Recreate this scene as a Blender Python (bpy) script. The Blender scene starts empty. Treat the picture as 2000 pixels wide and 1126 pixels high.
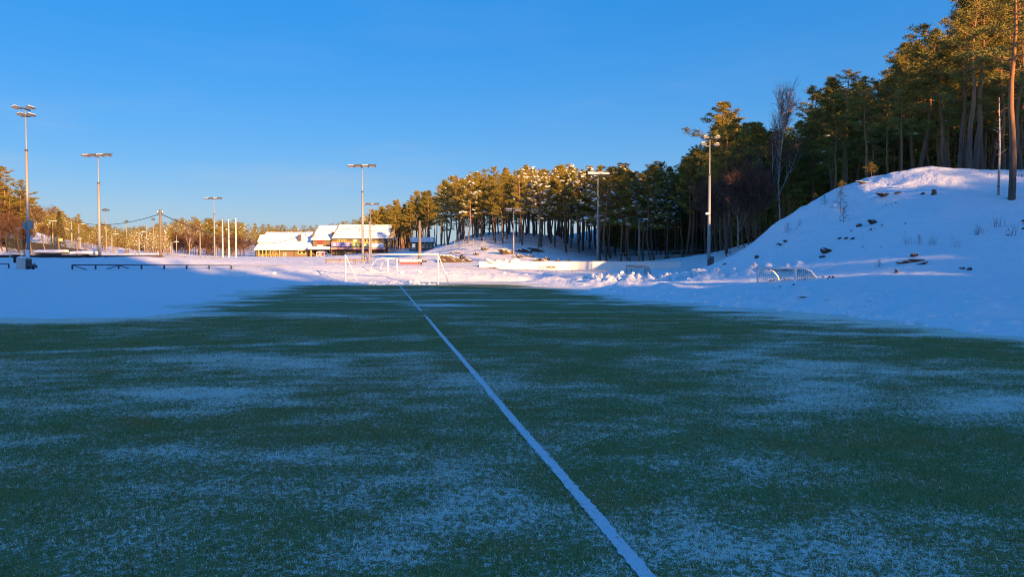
import bpy, math, random
import numpy as np
from mathutils import Vector, Matrix

R = math.radians
scene = bpy.context.scene
COL = scene.collection

# ------------------------------------------------------------------ camera
F_PX, CAM_H = 1500.0, 1.6
TILT = math.atan((563.0 - 514.0) / F_PX)
cam_d = bpy.data.cameras.new("camera")
cam_d.sensor_width = 36.0
cam_d.lens = 36.0 * F_PX / 2000.0
cam_d.clip_start, cam_d.clip_end = 0.1, 4000.0
cam = bpy.data.objects.new("camera", cam_d)
cam.location = (0, 0, CAM_H)
cam.rotation_euler = (math.pi / 2 - TILT, 0, 0)
COL.objects.link(cam)
scene.camera = cam

# ------------------------------------------------------------------ sky, sun, exposure
SUN_AZ, SUN_EL = R(33.0), R(10.5)        # behind the camera, to its right
SUN_VEC = Vector((math.sin(SUN_AZ) * math.cos(SUN_EL), -math.cos(SUN_AZ) * math.cos(SUN_EL), math.sin(SUN_EL)))
world = bpy.data.worlds.new("World")
scene.world = world
world.use_nodes = True
wn, wl = world.node_tree.nodes, world.node_tree.links
wn.clear()
w_out = wn.new("ShaderNodeOutputWorld")
w_bg = wn.new("ShaderNodeBackground")
w_bg.inputs["Strength"].default_value = 0.119
w_hs = wn.new("ShaderNodeHueSaturation")
w_hs.inputs["Saturation"].default_value = 1.8
w_hs.inputs["Hue"].default_value = 0.522
w_sky = wn.new("ShaderNodeTexSky")
w_sky.sky_type = 'NISHITA'
w_sky.sun_disc = False
w_sky.sun_elevation = SUN_EL
w_sky.sun_rotation = math.pi - SUN_AZ
w_sky.altitude = 50
w_sky.air_density = 1.0
w_sky.dust_density = 1.5
w_sky.ozone_density = 6.0
w_gm = wn.new("ShaderNodeGamma")              # flattens the zenith-to-horizon contrast of the clear winter sky
w_gm.inputs["Gamma"].default_value = 0.38
wl.new(w_sky.outputs[0], w_gm.inputs["Color"])
wl.new(w_gm.outputs[0], w_hs.inputs["Color"])
# thin pale haze and a few faint wisps low over the horizon
w_tc = wn.new("ShaderNodeTexCoord"); w_sx = wn.new("ShaderNodeSeparateXYZ"); wl.new(w_tc.outputs["Generated"], w_sx.inputs[0])
w_mp = wn.new("ShaderNodeMapping"); w_mp.inputs["Scale"].default_value = (2.2, 2.2, 13.0); wl.new(w_tc.outputs["Generated"], w_mp.inputs["Vector"])
w_nz = wn.new("ShaderNodeTexNoise"); w_nz.inputs["Scale"].default_value = 1.6; w_nz.inputs["Detail"].default_value = 6.0; wl.new(w_mp.outputs[0], w_nz.inputs["Vector"])
def w_range(src, a, b, lo, hi):
    n = wn.new("ShaderNodeMapRange"); n.interpolation_type = 'SMOOTHSTEP'; wl.new(src, n.inputs["Value"])
    for k, v in (("From Min", a), ("From Max", b), ("To Min", lo), ("To Max", hi)): n.inputs[k].default_value = v
    return n.outputs[0]
def w_math(op, a, b):
    n = wn.new("ShaderNodeMath"); n.operation = op; n.use_clamp = True; wl.new(a, n.inputs[0]); wl.new(b, n.inputs[1]); return n.outputs[0]
w_hz = w_range(w_sx.outputs[2], 0.0, 0.12, 0.42, 0.0)
w_wi = w_math('MULTIPLY', w_range(w_nz.outputs["Fac"], 0.50, 0.78, 0.0, 0.34), w_range(w_sx.outputs[2], 0.06, 0.26, 1.0, 0.12))
w_mx = wn.new("ShaderNodeMix"); w_mx.data_type = 'RGBA'
wl.new(w_math('ADD', w_hz, w_wi), w_mx.inputs[0]); wl.new(w_hs.outputs[0], w_mx.inputs[6]); w_mx.inputs[7].default_value = (1.02, 1.16, 1.40, 1)
wl.new(w_mx.outputs[2], w_bg.inputs["Color"])
wl.new(w_bg.outputs[0], w_out.inputs["Surface"])

sun_d = bpy.data.lights.new("sun", 'SUN')
sun_d.energy = 3.0
sun_d.angle = R(0.5)
sun_d.color = (1.0, 0.55, 0.205)
sun = bpy.data.objects.new("sun", sun_d)
sun.rotation_euler = SUN_VEC.to_track_quat('Z', 'Y').to_euler()
sun.location = (20, -30, 40)
COL.objects.link(sun)

vs = scene.view_settings
vs.view_transform = 'Standard'
vs.look = 'None'
vs.gamma = 1.0
vs.use_curve_mapping = False
vs.exposure = 2.06
scene.render.engine = 'CYCLES'
scene.cycles.filter_width = 1.1
scene.cycles.denoising_prefilter = 'NONE'
scene.cycles.max_bounces = 6
scene.cycles.diffuse_bounces = 3
scene.cycles.transparent_max_bounces = 8

# ------------------------------------------------------------------ geometry of the photograph
def ray(px, py):
    x, y = (px - 1000.0) / F_PX, (563.0 - py) / F_PX
    c, s = math.cos(TILT), math.sin(TILT)
    return (x, c + y * s, -s + y * c)

def P(px, py, D):
    d = ray(px, py)
    k = D / d[1]
    return (d[0] * k, D, CAM_H + d[2] * k)

def PX(px, D):
    return (px - 1000.0) / F_PX * D * 1.0005

def project(x, y, z):
    c, s = math.cos(TILT), math.sin(TILT)
    zz = z - CAM_H
    f = y * c - zz * s
    return 1000 + F_PX * x / f, 563 - F_PX * (y * s + zz * c) / f

# ------------------------------------------------------------------ noise
def _hash(ix, iy, seed):
    h = (ix.astype(np.int64) * 374761393 + iy.astype(np.int64) * 668265263 + seed * 974711) & 0xffffffff
    h = ((h ^ (h >> 13)) * 1274126177) & 0xffffffff
    return ((h ^ (h >> 16)) & 0xffff) / 65535.0

def vnoise(x, y, seed=0):
    x = np.asarray(x, float); y = np.asarray(y, float)
    ix, iy = np.floor(x), np.floor(y)
    fx, fy = x - ix, y - iy
    fx = fx * fx * fx * (fx * (fx * 6 - 15) + 10); fy = fy * fy * fy * (fy * (fy * 6 - 15) + 10)
    a, b = _hash(ix, iy, seed), _hash(ix + 1, iy, seed)
    c, d = _hash(ix, iy + 1, seed), _hash(ix + 1, iy + 1, seed)
    return (a + (b - a) * fx) * (1 - fy) + (c + (d - c) * fx) * fy

def fbm(x, y, seed=0, oct=4, gain=0.5):
    x = np.asarray(x, float); y = np.asarray(y, float)
    t, amp, tot = 0.0, 1.0, 0.0
    for i in range(oct):
        t = t + amp * (vnoise(x * 2 ** i + 17.3 * i, y * 2 ** i - 9.1 * i, seed + i) - 0.5)
        tot += amp; amp *= gain
    return t / tot * 2      # about -1..1

def sstep(a, b, x):
    t = np.clip((x - a) / (b - a), 0, 1)
    return t * t * (3 - 2 * t)

# ------------------------------------------------------------------ terrain heights
CA, SA = math.cos(R(9.7)), math.sin(R(9.7))      # the pitch runs 9.7 degrees to the left of the view
def uw(x, y):
    return x * CA + y * SA, -x * SA + y * CA

def umax(w):
    return 13.6 - 1.8 * sstep(20, 31, w)

def green_d(x, y):
    """signed distance-like value: negative on cleared turf, positive under deep snow"""
    u, w = uw(x, y)
    left = np.minimum(-7.2 - u, (w - 24.5) * 0.9)
    far = np.where(u > 3.0, w - 66.0, w - 57.6)
    return np.maximum(np.maximum(u - umax(w), far), left)

_ctrl = []
def cp(px, py, D): _ctrl.append(P(px, py, D))
def cw(x, y, z): _ctrl.append((x, y, z))
# flat field round the turf
for X, Y in [(-12, 26), (-12, 40), (-14, 52), (-20, 26), (-30, 26), (-25, 45), (-40, 30), (-30, 8), (0, 5), (0, 30), (0, 50), (-8, 60),
             (0, 62), (-4, 66), (10, 20), (8, 35), (11, 10), (8, 0), (-8, 0), (0, -25), (-30, -20), (25, -25), (-60, 5), (-60, -40), (40, -50), (0, -60)]:
    cw(X, Y, 0.06)
# left field rising to the bank
for a in [(0, 545, 50), (0, 524, 60), (150, 530, 62), (142, 531, 68), (300, 532, 67), (440, 532, 68), (0, 506, 71), (200, 509, 72), (420, 510, 76),
          (0, 503, 76), (200, 503, 77), (430, 504, 82), (0, 501, 95), (200, 501, 100), (400, 502, 110), (-300, 505, 75), (-300, 480, 120)]: cp(*a)
# left wooded slope and valley
for a in [(20, 468, 112), (70, 478, 118), (-150, 440, 115), (-150, 380, 150), (60, 470, 140), (130, 492, 130), (130, 498, 180), (200, 501, 190), (250, 501, 225), (60, 492, 175)]: cp(*a)
# middle bank, terrace and club house plateau
for a in [(600, 543, 63), (700, 546, 64), (780, 546, 66), (860, 545, 66), (700, 537, 68), (800, 533, 69), (880, 536, 69), (560, 524, 69), (640, 524, 70),
          (700, 520, 72), (800, 523, 72), (880, 523, 74), (560, 515, 80), (650, 518.5, 84), (740, 517, 84), (650, 509, 99), (740, 508, 99), (800, 519.5, 79), (830, 519.5, 79), (830, 510, 88), (800, 510, 90),
          (500, 506, 110), (650, 507, 115), (760, 503, 115), (830, 498, 120), (500, 503, 150), (650, 501.5, 155), (760, 494, 155),
          (500, 503, 205), (650, 500.5, 205), (760, 494, 200), (820, 492, 165), (850, 491, 165)]: cp(*a)
# knoll with rocks
for a in [(870, 517, 92), (930, 516, 92), (1000, 516, 92), (1100, 516, 92), (900, 502, 104), (905, 478, 118), (892, 470, 128), (840, 497, 132), (800, 501, 132), (852, 496, 120), (820, 496, 150), (845, 495, 150), (862, 490, 135), (950, 484, 114),
          (960, 462, 128), (1010, 478, 114), (1010, 456, 130), (1060, 490, 112), (1060, 462, 130), (1110, 498, 114), (1110, 470, 134), (1160, 506, 112),
          (1160, 484, 132), (880, 468, 150), (960, 460, 160), (1060, 460, 165), (1130, 468, 170), (1200, 513, 98), (1200, 498, 126),
          (1300, 513, 98), (1300, 499, 130), (1380, 513, 100), (1400, 500, 125), (1250, 482, 165), (1350, 475, 165), (1250, 440, 215), (1400, 430, 210),
          (1150, 460, 210), (1000, 462, 220)]: cp(*a)
# foot of the right hill, plateau edge
for a in [(1000, 540, 70), (1100, 538, 70), (1200, 532, 76), (1100, 529, 77), (1000, 529, 77), (1250, 527, 76), (1320, 527, 72), (1384, 527, 76), (1430, 520, 72)]: cp(*a)
# right hill: crest, flank and front
for a in [(1440, 505, 66), (1470, 480, 66), (1510, 445, 65), (1560, 404, 64), (1640, 366, 62), (1740, 340, 60), (1815, 326, 57), (1880, 335, 57), (1940, 347, 58),
          (2010, 349, 62), (2150, 350, 60), (1815, 345, 52), (1850, 372, 49), (1900, 385, 48), (1975, 391, 46), (2100, 400, 44), (1720, 395, 52), (1640, 415, 54),
          (1560, 455, 56), (1490, 505, 54), (1700, 440, 47), (1800, 432, 44), (1900, 440, 42), (2000, 445, 40), (2200, 450, 38), (1600, 500, 46), (1700, 500, 42),
          (1820, 490, 39), (1950, 495, 36), (2100, 500, 34), (1450, 532, 52), (1550, 533, 42), (1680, 534, 36), (1800, 535, 33), (1950, 540, 30), (2150, 560, 27)]: cp(*a)
for X, Y, Z in [(24, 75, 3.0), (32, 80, 6.3), (45, 75, 8.3), (60, 70, 9.5), (30, 100, 2.8), (50, 105, 9), (75, 100, 12), (100, 110, 22), (60, 150, 16), (110, 160, 36),
                (150, 150, 45), (45, 190, 20), (45, 45, 8), (55, 30, 9), (50, 12, 7), (40, 0, 4), (60, -10, 8), (90, 50, 16), (22, 95, 2.2), (24, 120, 3.2)]: cw(X, Y, Z)
# bank along the right edge of the turf
for a in [(1480, 557, 39), (1553, 554, 37), (1250, 558, 48), (1320, 553, 46), (1400, 552, 42), (1480, 557, 35), (1600, 560, 31), (1700, 563, 28), (1850, 575, 25), (2000, 590, 22), (2200, 620, 19)]: cp(*a)
# far country
for X, Y, Z in [(-250, 200, 14), (-150, 300, 9), (-60, 330, 7), (20, 330, 9), (-250, 420, 17), (-100, 430, 13), (50, 430, 12), (150, 300, 60), (-100, 230, 3.4), (-150, 200, 3),
                (-300, 100, 20), (-30, 260, 7), (300, 500, 40), (-400, 500, 24), (0, 700, 14), (-400, 0, 20), (-200, -200, 8), (100, -200, 20), (300, 0, 30), (300, 200, 60)]: cw(X, Y, Z)
_c = np.array(_ctrl)
_MQ = 3.0
def _phi(r2, yy):
    return np.sqrt(r2 + (_MQ + 0.03 * np.abs(yy)) ** 2)
_dx = _c[:, None, 0] - _c[None, :, 0]; _dy = _c[:, None, 1] - _c[None, :, 1]
_A = _phi(_dx ** 2 + _dy ** 2, _c[None, :, 1])
_n = len(_c)
_M = np.zeros((_n + 1, _n + 1)); _M[:_n, :_n] = _A + np.eye(_n) * 0.0
_M[:_n, _n] = 1; _M[_n, :_n] = 1
_M[:_n, :_n] -= np.eye(_n) * 0.35
_sol = np.linalg.lstsq(_M, np.append(_c[:, 2], 0), rcond=None)[0]

def base_h(x, y):
    x = np.asarray(x, float).ravel(); y = np.asarray(y, float).ravel()
    out = np.empty_like(x)
    for i in range(0, len(x), 20000):
        sl = slice(i, i + 20000)
        r2 = (x[sl, None] - _c[None, :, 0]) ** 2 + (y[sl, None] - _c[None, :, 1]) ** 2
        out[sl] = _phi(r2, _c[None, :, 1]) @ _sol[:_n] + _sol[_n]
    return out

def terrain(x, y):
    x = np.asarray(x, float).ravel(); y = np.asarray(y, float).ravel()
    b = base_h(x, y)
    u, w = uw(x, y)
    r = np.hypot(x, y)
    d = green_d(x, y)
    # streaky, wind-drawn edge: longer across the pitch than along it
    dn = d + fbm(u * 0.10, w * 0.55, 3, 4, 0.6) * 2.6 * sstep(10, 24, w) + fbm(u * 0.6, w * 0.9, 8, 3) * 0.35
    rough = fbm(x * 0.9, y * 0.9, 21, 4, 0.55)
    soft = fbm(x * 0.16, y * 0.16, 31, 4)
    hill = sstep(2.0, 5.0, b)
    outside = sstep(0.0, 2.2, dn)
    z = b + soft * (0.10 + 0.25 * hill) + rough * 0.05
    # ledges on the hill
    z = z + hill * 0.30 * fbm(x * 0.35 + b * 0.5, y * 0.35, 41, 4, 0.6) * sstep(200, 100, r)
    # soft lumps of the ploughed bank on the right and round the far end
    bank = np.exp(-((d - 3.0) / 2.4) ** 2) * sstep(-1, 0.5, d)
    right = sstep(9.5, 12.5, u)
    z = z + bank * right * (0.10 + 0.42 * fbm(x * 0.6, y * 0.6, 51, 5, 0.62))
    # the broken ridge of ploughed-up snow
    rc = 16.2 + (55.5 - w) * 0.47 + 0.7 * np.sin(w * 0.8)
    rid = np.exp(-((u - rc) / np.where(u > rc, 2.2, 1.5)) ** 2) * sstep(39, 43, w) * sstep(59.5, 56, w)
    lump = np.maximum(0, 1 - np.abs(fbm(x * 0.8, y * 0.6, 61, 4, 0.62)) * 2.6)
    z = np.maximum(z, z * 0.75 + rid * (0.22 + 0.70 * lump + 0.16 * fbm(x * 2.1, y * 1.7, 66, 3, 0.6)))
    rid2 = np.exp(-((w - 58.9 - 0.4 * np.sin(u * 0.8)) / 0.75) ** 2) * sstep(-6.5, -4.0, u) * sstep(4.6, 3.2, u)
    z = np.maximum(z, rid2 * (0.26 + 0.22 * fbm(x * 1.6, y * 1.6, 71, 3)))
    fb = np.exp(-((w - 69.5) / 2.2) ** 2) * sstep(-12, -8, u) * sstep(15, 11, u)
    z = z + fb * 0.18 * fbm(x * 1.3, y * 1.3, 81, 4, 0.6)
    z = np.maximum(z, -0.02) * 1.0
    thin = 0.035 + 0.02 * rough
    zs = thin * sstep(0.0, 0.5, dn) + outside * np.maximum(z, 0.05)
    z = np.where(dn > 0, zs, -0.05 - 0.05 * sstep(0, -0.6, dn))
    return z

def ground(x, y):
    return float(terrain([x], [y])[0])
# ------------------------------------------------------------------ materials
class NT:
    """small helper that writes shader node graphs"""
    def __init__(s, name):
        s.m = bpy.data.materials.new(name); s.m.use_nodes = True
        s.n = s.m.node_tree.nodes; s.l = s.m.node_tree.links
        s.b = s.n["Principled BSDF"]
    def set(s, sock, v):
        if isinstance(v, bpy.types.NodeSocket): s.l.new(v, sock)
        elif isinstance(v, (tuple, list)) and len(v) == 3 and sock.type == 'RGBA': sock.default_value = (*v, 1)
        else: sock.default_value = v
    def math(s, op, a, b=0.0, c=0.0, clamp=False):
        n = s.n.new("ShaderNodeMath"); n.operation = op; n.use_clamp = clamp
        s.set(n.inputs[0], a); s.set(n.inputs[1], b); s.set(n.inputs[2], c)
        return n.outputs[0]
    def ss(s, a, b, x, lo=0.0, hi=1.0):
        n = s.n.new("ShaderNodeMapRange"); n.interpolation_type = 'SMOOTHSTEP'
        s.set(n.inputs["Value"], x); s.set(n.inputs["From Min"], a); s.set(n.inputs["From Max"], b)
        s.set(n.inputs["To Min"], lo); s.set(n.inputs["To Max"], hi)
        return n.outputs[0]
    def vec(s, x, y, z=0.0):
        n = s.n.new("ShaderNodeCombineXYZ")
        for i, v in enumerate((x, y, z)): s.set(n.inputs[i], v)
        return n.outputs[0]
    def sep(s, v):
        n = s.n.new("ShaderNodeSeparateXYZ"); s.l.new(v, n.inputs[0]); return n.outputs
    def pos(s): return s.n.new("ShaderNodeNewGeometry").outputs["Position"]
    def nrm(s): return s.n.new("ShaderNodeNewGeometry").outputs["Normal"]
    def obj(s): return s.n.new("ShaderNodeTexCoord").outputs["Object"]
    def rnd(s): return s.n.new("ShaderNodeObjectInfo").outputs["Random"]
    def noise(s, v, scale, detail=2.0, rough=0.5, dist=0.0):
        n = s.n.new("ShaderNodeTexNoise"); s.l.new(v, n.inputs["Vector"])
        n.inputs["Scale"].default_value = scale; n.inputs["Detail"].default_value = detail
        n.inputs["Roughness"].default_value = rough; n.inputs["Distortion"].default_value = dist
        return n.outputs["Fac"]
    def mix(s, f, a, b):
        n = s.n.new("ShaderNodeMix"); n.data_type = 'RGBA'
        s.set(n.inputs[0], f); s.set(n.inputs[6], a); s.set(n.inputs[7], b)
        return n.outputs[2]
    def bump(s, h, strength=0.3, dist=0.05):
        n = s.n.new("ShaderNodeBump"); s.l.new(h, n.inputs["Height"])
        n.inputs["Strength"].default_value = strength; n.inputs["Distance"].default_value = dist
        s.l.new(n.outputs[0], s.b.inputs["Normal"])
    def done(s, col, rough=0.7, metal=0.0, spec=0.3):
        s.set(s.b.inputs["Base Color"], col); s.set(s.b.inputs["Roughness"], rough)
        s.b.inputs["Metallic"].default_value = metal; s.b.inputs["Specular IOR Level"].default_value = spec
        return s.m

def mat_plain(name, col, rough=0.6, metal=0.0, var=0.12, scale=3.0, spec=0.3):
    t = NT(name)
    n = t.noise(t.obj(), scale, 4.0, 0.6)
    lo = tuple(c * (1 - var) for c in col); hi = tuple(min(1, c * (1 + var)) for c in col)
    return t.done(t.mix(n, lo, hi), rough, metal, spec)

M = {}
# snow
t = NT("snow"); p = t.pos()
n1 = t.noise(p, 1.1, 5.0, 0.62); n2 = t.noise(p, 5.0, 4.0, 0.65); n3 = t.noise(p, 38.0, 2.0)
h = t.math('ADD', t.math('MULTIPLY', n1, 1.2), t.math('ADD', t.math('MULTIPLY', n2, 0.35), t.math('MULTIPLY', n3, 0.05)))
t.bump(h, 0.8, 0.17)
M['snow'] = t.done(t.mix(n2, (0.86, 0.89, 0.91), (0.92, 0.93, 0.94)), 0.55, 0, 0.25)

# frosted turf, shared by the sheet and the blades
def gauss(t, x, y, cx, cy, sx, sy, sl=0.0):
    a = t.math('DIVIDE', t.math('SUBTRACT', x, cx), sx)
    b = t.math('DIVIDE', t.math('SUBTRACT', t.math('SUBTRACT', y, cy), t.math('MULTIPLY', t.math('SUBTRACT', x, cx), sl)), sy)
    return t.math('EXPONENT', t.math('MULTIPLY', t.math('ADD', t.math('MULTIPLY', a, a), t.math('MULTIPLY', b, b)), -1.0))
def worn(t):
    x, y, z = t.sep(t.pos())
    return t.math('MULTIPLY', gauss(t, x, y, -1.9, 8.5, 1.5, 4.5, 0.0), 0.75)
def frost_fac(t):
    x, y, z = t.sep(t.pos())
    u = t.math('ADD', t.math('MULTIPLY', x, CA), t.math('MULTIPLY', y, SA))
    w = t.math('SUBTRACT', t.math('MULTIPLY', y, CA), t.math('MULTIPLY', x, SA))
    macro = t.noise(t.vec(u, t.math('MULTIPLY', w, 1.3)), 0.22, 3.0, 0.55)
    patch = t.noise(t.vec(t.math('MULTIPLY', u, 0.8), t.math('MULTIPLY', w, 1.25), 3.0), 1.5, 4.0, 0.62)
    fleck = t.noise(t.vec(x, y, 7.0), 21.0, 4.0, 0.72, 0.6)
    cover = t.math('ADD', t.math('MULTIPLY', macro, 0.95), t.math('MULTIPLY', patch, 0.9))
    # swept bands: little frost about 15 to 24 m out, wind streaks beyond
    band = t.math('MULTIPLY', t.ss(12, 16, w), t.ss(23, 28, w, 1.0, 0.35))
    cover = t.math('SUBTRACT', cover, t.math('MULTIPLY', band, 0.10))
    streak = t.noise(t.vec(t.math('MULTIPLY', u, 0.17), t.math('MULTIPLY', w, 0.50), 1.0), 1.0, 4.0, 0.62, 0.5)
    far = t.ss(20, 30, w)
    streak2 = t.ss(0.52, 0.66, streak)
    cover = t.math('ADD', cover, t.math('MULTIPLY', t.math('MULTIPLY', streak2, far), 0.50))
    cover = t.math('SUBTRACT', cover, t.math('MULTIPLY', far, 0.17))
    # deeper towards the snow edges
    um = t.ss(20, 31, w, 13.6, 11.8)
    dr = t.math('SUBTRACT', u, um)
    dl = t.math('MINIMUM', t.math('SUBTRACT', -7.2, u), t.math('MULTIPLY', t.math('SUBTRACT', w, 24.5), 0.9))
    d = t.math('MAXIMUM', dr, dl)
    ragged = t.math('ADD', d, t.math('MULTIPLY', t.math('SUBTRACT', streak, 0.5), 7.0))
    edge = t.ss(-3.2, 0.4, ragged)
    edge = t.math('MULTIPLY', edge, t.ss(9, 18, w))
    cover = t.math('ADD', cover, t.math('MULTIPLY', edge, 0.75))
    behind = t.ss(56.5, 59, w)
    cover = t.math('ADD', cover, t.math('MULTIPLY', behind, t.math('MULTIPLY_ADD', streak, 1.2, 0.05)))
    # single wind-blown snow patches and streaks lying on the turf
    for cx, cy, sx, sy, sl, am in ((-6.8, 14.4, 3.4, 0.42, 0.35, 0.26), (-3.0, 29.6, 1.5, 1.2, 0.0, 0.55), (-13.8, 21.0, 2.0, 0.40, 0.05, 0.60), (-4.2, 12.4, 2.4, 1.6, 0.1, 0.10), (-3.6, 9.6, 1.2, 0.8, 0.1, 0.22),
                                   (-10.5, 24.6, 3.4, 0.5, 0.12, 0.45), (7.2, 17.6, 2.6, 0.45, -0.25, 0.22), (4.6, 10.4, 2.4, 1.0, 0.0, 0.05), (-5.0, 6.2, 1.6, 0.8, 0.0, 0.12), (6.2, 8.6, 1.6, 0.7, 0.1, 0.18)):
        cover = t.math('ADD', cover, t.math('MULTIPLY', gauss(t, x, y, cx, cy, sx, sy, sl), am))
    # two wheel tracks across the field
    tr = 0.0
    for c0 in (23.65, 26.6):
        q = t.math('ADD', t.math('MULTIPLY', x, 0.165), t.math('SUBTRACT', y, c0 - 0.9))
        g = t.math('COMPARE', q, 0.0, 0.06 if c0 < 25 else 0.05)
        tr = t.math('ADD', g, tr)
    cover = t.math('ADD', cover, t.math('MULTIPLY', tr, 0.45))
    fine = t.noise(t.vec(x, y, 11.0), 110.0, 1.0)
    fk = t.math('ADD', t.math('MULTIPLY', t.math('SUBTRACT', fleck, 0.5), 1.9), t.math('MULTIPLY', t.math('SUBTRACT', fine, 0.5), 1.3))
    k = t.math('ADD', t.math('MULTIPLY', t.math('SUBTRACT', cover, 0.905), 1.3), fk)
    return t.ss(0.05, 0.27, k), macro, u, w

t = NT("frosted_turf")
fr, macro, u, w = frost_fac(t)
g = t.noise(t.pos(), 90.0, 2.0)
gp = t.noise(t.pos(), 1.1, 3.0)
turf = t.mix(g, (0.130, 0.165, 0.048), (0.270, 0.295, 0.098))
turf = t.mix(t.math('MAXIMUM', t.ss(0.48, 0.68, gp), worn(t)), turf, (0.250, 0.215, 0.065))
t.bump(t.math('ADD', g, t.math('MULTIPLY', fr, 0.8)), 0.7, 0.02)
M['turf'] = t.done(t.mix(t.math('MULTIPLY', fr, 0.85), turf, (0.86, 0.90, 0.82)), 0.8, 0, 0.15)

LINE_U, LINE_HW = 1.33, 0.038
t = NT("turf_blade")
fr, macro, u, w = frost_fac(t)
gp = t.noise(t.pos(), 1.1, 3.0)
g = t.noise(t.pos(), 120.0, 1.0)
turf = t.mix(g, (0.150, 0.205, 0.058), (0.340, 0.365, 0.115))
turf = t.mix(t.math('MAXIMUM', t.ss(0.48, 0.68, gp), worn(t)), turf, (0.330, 0.280, 0.080))
wob = t.math('MULTIPLY', t.math('SUBTRACT', t.noise(t.pos(), 2.2, 3.0), 0.5), 0.05)
ln = t.math('MULTIPLY', t.math('COMPARE', t.math('ADD', u, wob), LINE_U, LINE_HW), t.ss(0.33, 0.46, t.noise(t.pos(), 34.0, 3.0, 0.6)))
br = t.ss(0.30, 0.72, t.noise(t.pos(), 230.0, 1.0), 0.45, 1.75)
hs = t.n.new('ShaderNodeHueSaturation'); t.set(hs.inputs['Value'], br); t.set(hs.inputs['Color'], turf)
turf = hs.outputs[0]
tone = t.mix(t.math('MULTIPLY', fr, 0.92), turf, (0.90, 0.94, 0.82))
M['blade'] = t.done(t.mix(ln, tone, (0.82, 0.85, 0.88)), 0.6, 0, 0.25)

t = NT("line_paint")
nn = t.noise(t.pos(), 60.0, 3.0)
t.bump(nn, 0.6, 0.02)
wornl = t.ss(0.40, 0.30, t.noise(t.pos(), 30.0, 4.0, 0.65))
M['line'] = t.done(t.mix(wornl, t.mix(nn, (0.70, 0.73, 0.76), (0.86, 0.88, 0.90)), (0.16, 0.22, 0.12)), 0.7)

# rock, bark, needles
t = NT("rock"); o = t.obj()
n1 = t.noise(o, 2.0, 5.0, 0.65); n2 = t.noise(o, 9.0, 4.0)
rc = t.mix(n1, (0.030, 0.025, 0.023), (0.155, 0.098, 0.060))
rc = t.mix(t.ss(0.55, 0.75, n2), rc, (0.045, 0.038, 0.033))
nz = t.sep(t.nrm())[2]
sn = t.ss(0.58, 0.74, t.math('ADD', nz, t.math('MULTIPLY', t.math('SUBTRACT', n1, 0.5), 0.55)))
t.bump(n2, 0.6, 0.1)
M['rock'] = t.done(t.mix(sn, rc, (0.84, 0.86, 0.88)), 0.85)

t = NT("pine_bark"); o = t.obj(); oz = t.sep(o)[2]
n = t.noise(t.vec(t.math('MULTIPLY', t.sep(o)[0], 9.0), t.math('MULTIPLY', t.sep(o)[1], 9.0), t.math('MULTIPLY', oz, 1.6)), 1.0, 4.0, 0.6)
lowc = t.mix(n, (0.060, 0.042, 0.032), (0.20, 0.140, 0.105))
upc = t.mix(n, (0.20, 0.090, 0.040), (0.40, 0.20, 0.085))
t.bump(n, 0.5, 0.03)
M['bark'] = t.done(t.mix(t.ss(3.0, 9.0, t.math('ADD', oz, t.math('MULTIPLY', n, 2.5))), lowc, upc), 0.9)

def needle_mat(name, a, b):
    t = NT(name)
    n = t.noise(t.obj(), 0.55, 3.0)
    k = t.math('ADD', t.math('MULTIPLY', n, 0.8), t.math('MULTIPLY', t.rnd(), 0.45), clamp=True)
    t.b.inputs["Subsurface Weight"].default_value = 0.0
    return t.done(t.mix(k, a, b), 0.65, 0, 0.2)
M['needle'] = needle_mat("pine_needles", (0.110, 0.118, 0.025), (0.320, 0.245, 0.045))
M['spruce'] = needle_mat("spruce_needles", (0.018, 0.034, 0.016), (0.050, 0.062, 0.024))
M['farneedle'] = needle_mat("far_needles", (0.100, 0.105, 0.026), (0.260, 0.200, 0.042))
M['twig'] = mat_plain("red_brown_twigs", (0.115, 0.062, 0.040), 0.85)
t = NT("birch_bark"); o = t.obj()
n = t.noise(t.vec(t.math('MULTIPLY', t.sep(o)[0], 2.0), t.math('MULTIPLY', t.sep(o)[1], 2.0), t.math('MULTIPLY', t.sep(o)[2], 5.0)), 1.0, 3.0)
M['birch'] = t.done(t.mix(t.ss(0.52, 0.62, n), (0.42, 0.37, 0.31), (0.10, 0.08, 0.07)), 0.8)

M['steel'] = mat_plain("galvanised_steel", (0.32, 0.315, 0.31), 0.55, 0.2, 0.10, 1.5)
M['steel_dark'] = mat_plain("weathered_dark_steel", (0.11, 0.11, 0.115), 0.5, 0.3)
M['housing'] = mat_plain("lamp_housing", (0.10, 0.105, 0.115), 0.5, 0.2)
M['reflector'] = mat_plain("lamp_reflector", (0.72, 0.70, 0.66), 0.25, 0.3)
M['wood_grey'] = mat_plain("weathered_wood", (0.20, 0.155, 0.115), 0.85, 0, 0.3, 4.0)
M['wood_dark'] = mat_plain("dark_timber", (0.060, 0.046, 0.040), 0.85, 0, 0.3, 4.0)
M['white_paint'] = mat_plain("white_paint", (0.82, 0.82, 0.81), 0.35, 0, 0.04)
M['cream_board'] = mat_plain("white_board", (0.78, 0.77, 0.73), 0.6, 0, 0.08)
M['rail'] = mat_plain("dark_blue_rail_paint", (0.060, 0.075, 0.110), 0.5, 0.2)
M['rail_grey'] = mat_plain("grey_rail", (0.30, 0.29, 0.27), 0.5, 0.3)
M['net'] = mat_plain("green_net", (0.030, 0.12, 0.10), 0.8)
M['net_black'] = mat_plain("dark_net", (0.040, 0.042, 0.034), 0.9)
M['cable'] = mat_plain("black_cable", (0.045, 0.045, 0.05), 0.6)
M['siding'] = mat_plain("brown_timber_siding", (0.19, 0.135, 0.09), 0.8, 0, 0.18, 1.5)
M['yellow_trim'] = mat_plain("yellow_painted_trim", (0.60, 0.45, 0.17), 0.6, 0, 0.06)
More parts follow.
